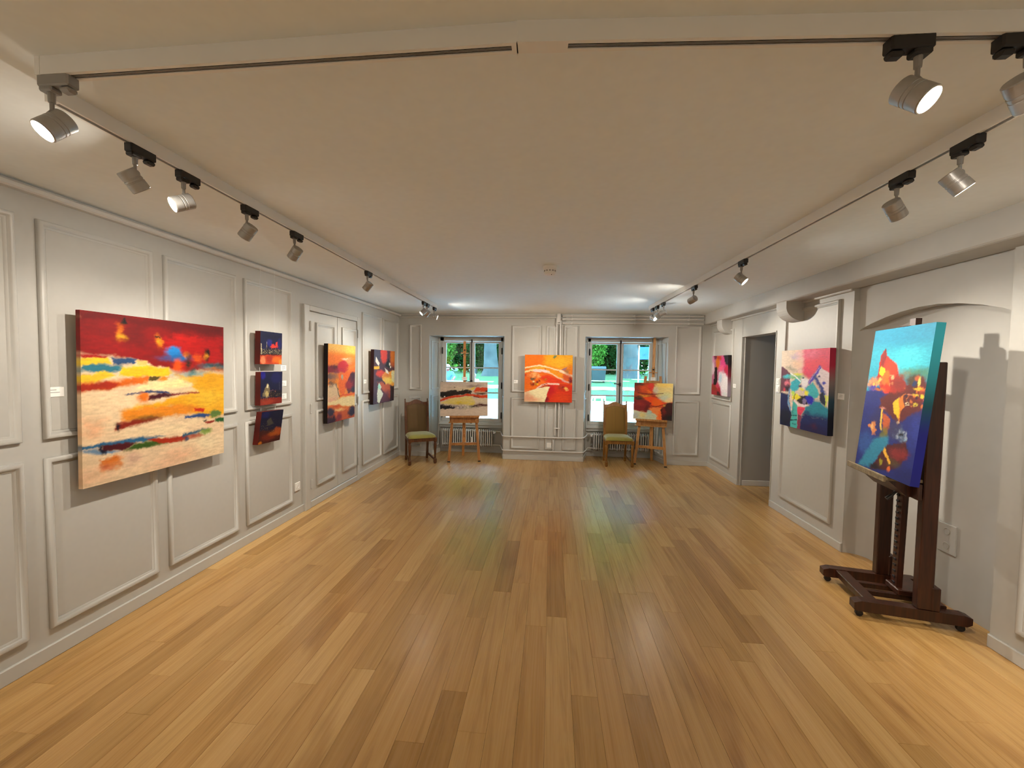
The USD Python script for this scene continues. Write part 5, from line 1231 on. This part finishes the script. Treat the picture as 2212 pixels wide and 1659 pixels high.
def person(name_loc, rz, label, shirt, hair, joints, scale=1.0):
    """One continuous body from hulls of spheres, smoothed; clothing and cap are its children."""
    t = Thing('person', label, 'person', name_loc, rz)
    J = {k: tuple(np.array(v) * scale) for k, v in joints.items()}; bones = [('pelvis', 'chest'), ('chest', 'neck'), ('neck', 'head'), ('chest', 'sl'), ('chest', 'sr'), ('sl', 'el'), ('el', 'wl'), ('wl', 'hl'), ('sr', 'er'), ('er', 'wr'), ('wr', 'hr'), ('pelvis', 'kl'), ('kl', 'al'), ('al', 'fl'), ('pelvis', 'kr'), ('kr', 'ar'), ('ar', 'fr')]
    def ball(j, g=0.0): p, r = J[j][:3], J[j][3]; return m3.Manifold.sphere(r + g, 16).translate(p)
    def limb(a, b, g=0.0): return m3.Manifold.batch_hull([ball(a, g), ball(b, g)])
    def solid(bs, g=0.0, ln=0.03):
        m = m3.Manifold.batch_boolean([limb(a, b, g) for a, b in bs], m3.OpType.Add).refine_to_length(ln); q = m.to_mesh(); tm = trimesh.Trimesh(q.vert_properties[:, :3], q.tri_verts, process=True); trimesh.smoothing.filter_taubin(tm, iterations=8); return tm
    fing = []
    for side_ in 'lr':
        w, h = np.array(J['w' + side_][:3]), np.array(J['h' + side_][:3]); d = (h - w) / np.linalg.norm(h - w); s = np.cross(d, (0, 0, 1)); s /= np.linalg.norm(s)
        for k, ln in enumerate((0.065, 0.075, 0.07, 0.055)):
            a = h + s * (k - 1.5) * 0.02 + d * 0.02; b = a + d * ln * 0.6 + np.array([0, 0, -0.01]); c = b + d * ln * 0.4 + np.array([0, 0, -0.025])
            for p, q in ((a, b), (b, c)): fing.append(m3.Manifold.batch_hull([m3.Manifold.sphere(0.009, 8).translate(p), m3.Manifold.sphere(0.008, 8).translate(q)]))
        a = h + s * 0.035 - d * 0.02; b = a + s * 0.03 + d * 0.035
        fing.append(m3.Manifold.batch_hull([m3.Manifold.sphere(0.012, 8).translate(a), m3.Manifold.sphere(0.009, 8).translate(b)]))
    hd = np.array(J['head'][:3]); fd = np.array(J['face']); fd = fd / np.linalg.norm(fd); up = np.array([0, 0, 1.]) - fd * fd[2]; up /= np.linalg.norm(up); sd = np.cross(fd, up); r = J['head'][3]
    face = [m3.Manifold.batch_hull([m3.Manifold.sphere(r * 0.8, 16).translate(hd + fd * 0.02), m3.Manifold.sphere(0.045, 12).translate(hd + fd * 0.055 - up * 0.085)]),
            m3.Manifold.batch_hull([m3.Manifold.sphere(0.010, 8).translate(hd + fd * (r + 0.005) + up * 0.01), m3.Manifold.sphere(0.014, 8).translate(hd + fd * (r + 0.018) - up * 0.03)])]
    for q in (-1, 1): face.append(m3.Manifold.sphere(0.022, 10).scale((0.6, 1, 1.4)).translate(hd + sd * q * r * 0.98))
    m = m3.Manifold.batch_boolean([limb(a, b) for a, b in bones] + face, m3.OpType.Add).refine_to_length(0.03); q = m.to_mesh()
    tm = trimesh.Trimesh(q.vert_properties[:, :3], q.tri_verts, process=True); trimesh.smoothing.filter_taubin(tm, iterations=6)
    fm = m3.Manifold.batch_boolean(fing, m3.OpType.Add).to_mesh()
    skin = plain('skin', '8c4838', 0.6, var=0.08)
    body = t.put('body', cat(tm, trimesh.Trimesh(fm.vert_properties[:, :3], fm.tri_verts)), skin, smooth=True)
    for q in (-1, 1): t.put('eye', trimesh.creation.icosphere(1, 0.011).apply_translation(hd + fd * r * 0.93 + sd * q * 0.032 + up * 0.015), BLACKP, on=body)
    t.put('mouth', trimesh.creation.icosphere(1, 1).apply_transform(np.diag([0.02, 0.008, 0.006, 1])).apply_translation(hd + fd * (r * 0.98) - up * 0.062), plain('lips', '8a4038', 0.5), on=body)
    t.put('shirt', solid([('pelvis', 'chest'), ('chest', 'neck'), ('chest', 'sl'), ('chest', 'sr'), ('sl', 'el'), ('sr', 'er')], 0.012), shirt, smooth=True)
    t.put('trousers', solid([('pelvis', 'kl'), ('kl', 'al'), ('pelvis', 'kr'), ('kr', 'ar')], 0.014), plain('denim', '3a4a66', 0.8), smooth=True)
    for sd_ in 'lr': t.put('shoe', m3.Manifold.batch_hull([ball('a' + sd_, 0.012), ball('f' + sd_, 0.016)]), BLACKP, smooth=True)
    return t, hd, fd, up, r
SIT = dict(pelvis=(0, 0.05, 0.55, 0.15), chest=(0, -0.10, 0.92, 0.145), neck=(0, -0.18, 1.10, 0.055), head=(0, -0.26, 1.24, 0.095), face=(0, -1, -0.55), sl=(-0.17, -0.12, 1.03, 0.06), sr=(0.17, -0.12, 1.03, 0.06),
    el=(-0.24, -0.30, 0.84, 0.042), wl=(-0.12, -0.50, 0.80, 0.030), hl=(-0.08, -0.57, 0.80, 0.03), er=(0.27, -0.28, 0.88, 0.042), wr=(0.22, -0.52, 0.80, 0.03), hr=(0.20, -0.60, 0.795, 0.03),
    kl=(-0.13, -0.40, 0.54, 0.07), kr=(0.13, -0.40, 0.54, 0.07), al=(-0.13, -0.38, 0.09, 0.045), ar=(0.13, -0.38, 0.09, 0.045), fl=(-0.14, -0.56, 0.05, 0.035), fr=(0.14, -0.56, 0.05, 0.035))
CAPM = plain('white_cotton', '8c8680', 0.8, var=0.02)
tp, hd, fd, up, r = person((-3.95, 15.50, gz(15)), 14, 'person in a white cap and light blue shirt bent over the garden table', plain('blue_shirt', '4a7698', 0.8, var=0.05), None, SIT)
cap = lathe([(r + 0.008, -0.005), (r + 0.006, 0.03), (r * 0.9, 0.065), (r * 0.6, 0.095), (0, 0.108)], 20); T = np.eye(4); s_ = np.cross(up, fd); T[:3, 0], T[:3, 1], T[:3, 2], T[:3, 3] = s_, fd, up, hd + up * 0.02
tp.put('cap', cat(cap, hull([(x, y, z) for x, y in ((-0.08, 0.07), (0.08, 0.07), (0.06, 0.16), (-0.06, 0.16), (0, 0.175)) for z in (0.0, 0.008)])).apply_transform(T), CAPM, smooth=30)
SIT2 = dict(SIT); SIT2['face'] = (0, -1, -0.1); SIT2['head'] = (0, -0.20, 1.26, 0.095)
tp, hd, fd, up, r = person((-2.90, 15.66, gz(15)), -6, 'small person in a white cap and pink shirt at the garden table', plain('pink_shirt', 'd88a9a', 0.8, var=0.05), None, SIT2, 0.74)
cap = lathe([(r + 0.006, -0.004), (r + 0.005, 0.024), (r * 0.9, 0.05), (r * 0.6, 0.072), (0, 0.082)], 20); T = np.eye(4); s_ = np.cross(up, fd); T[:3, 0], T[:3, 1], T[:3, 2], T[:3, 3] = s_, fd, up, hd + up * 0.015
tp.put('cap', cat(cap, hull([(x * 0.74, y * 0.74, z) for x, y in ((-0.08, 0.07), (0.08, 0.07), (0.06, 0.16), (-0.06, 0.16), (0, 0.175)) for z in (0.0, 0.006)])).apply_transform(T), CAPM, smooth=30)
# pole banner, container, van
t = Thing('banner', 'blue banner hanging from a white pole, top right in the right window', 'banner', (2.72, 13.2, gz(13)))
t.put('pole', tube([(0, 0, 0), (0, 0, 2.02)], 0.022, 10), WP, smooth=30)
t.put('pole_base', lathe([(0, 0), (0.25, 0), (0.25, 0.05), (0.06, 0.08), (0, 0.08)], 20), GREYP)
xs = np.linspace(0.024, 0.95, 16)
rowsb = [[(x, 0.03 * math.sin(x * 9) + o, zt + 0.03 * x) for x in xs] for zt, o in ((1.585, 0), (1.97, 0), (1.97, 0.006), (1.585, 0.006), (1.585, 0))]
t.put('cloth', rows_mesh(rowsb, close=False), plain('blue_cloth', '164c96', 0.7, var=0.06), smooth=False)
t.put('cloth_print', cat(*[box(0.12 + k * 0.06, 0.165 + k * 0.06, 0.016 + k * 0.002, 0.0315, 1.72, 1.75) for k in range(3)]), plain('print_navy', '1c4a86', 0.7))
t = Thing('waste_container', 'dark green waste container by the lawn, left in the right window', 'container', (2.80, 25.0, gz(25.0)))
GC = plain('container_green', '16281f', 0.5, var=0.1)
t.put('bin_body', hull([(x * s, y * s, z) for x in (-0.42, 0.42) for y in (-0.34, 0.34) for z, s in ((0.10, 0.88), (0.84, 1.0))]), GC)
t.put('lid', hull([(x, y, z) for x in (-0.44, 0.44) for y, z in ((-0.37, 0.84), (0.37, 0.84), (0.33, 0.94), (-0.15, 0.98))]), GC)
for x in (-0.33, 0.33):
    for y in (-0.24, 0.24): t.put('wheel', cyl((x - 0.02, y, 0.08), (x + 0.02, y, 0.08), 0.08, 12), BLACKP)
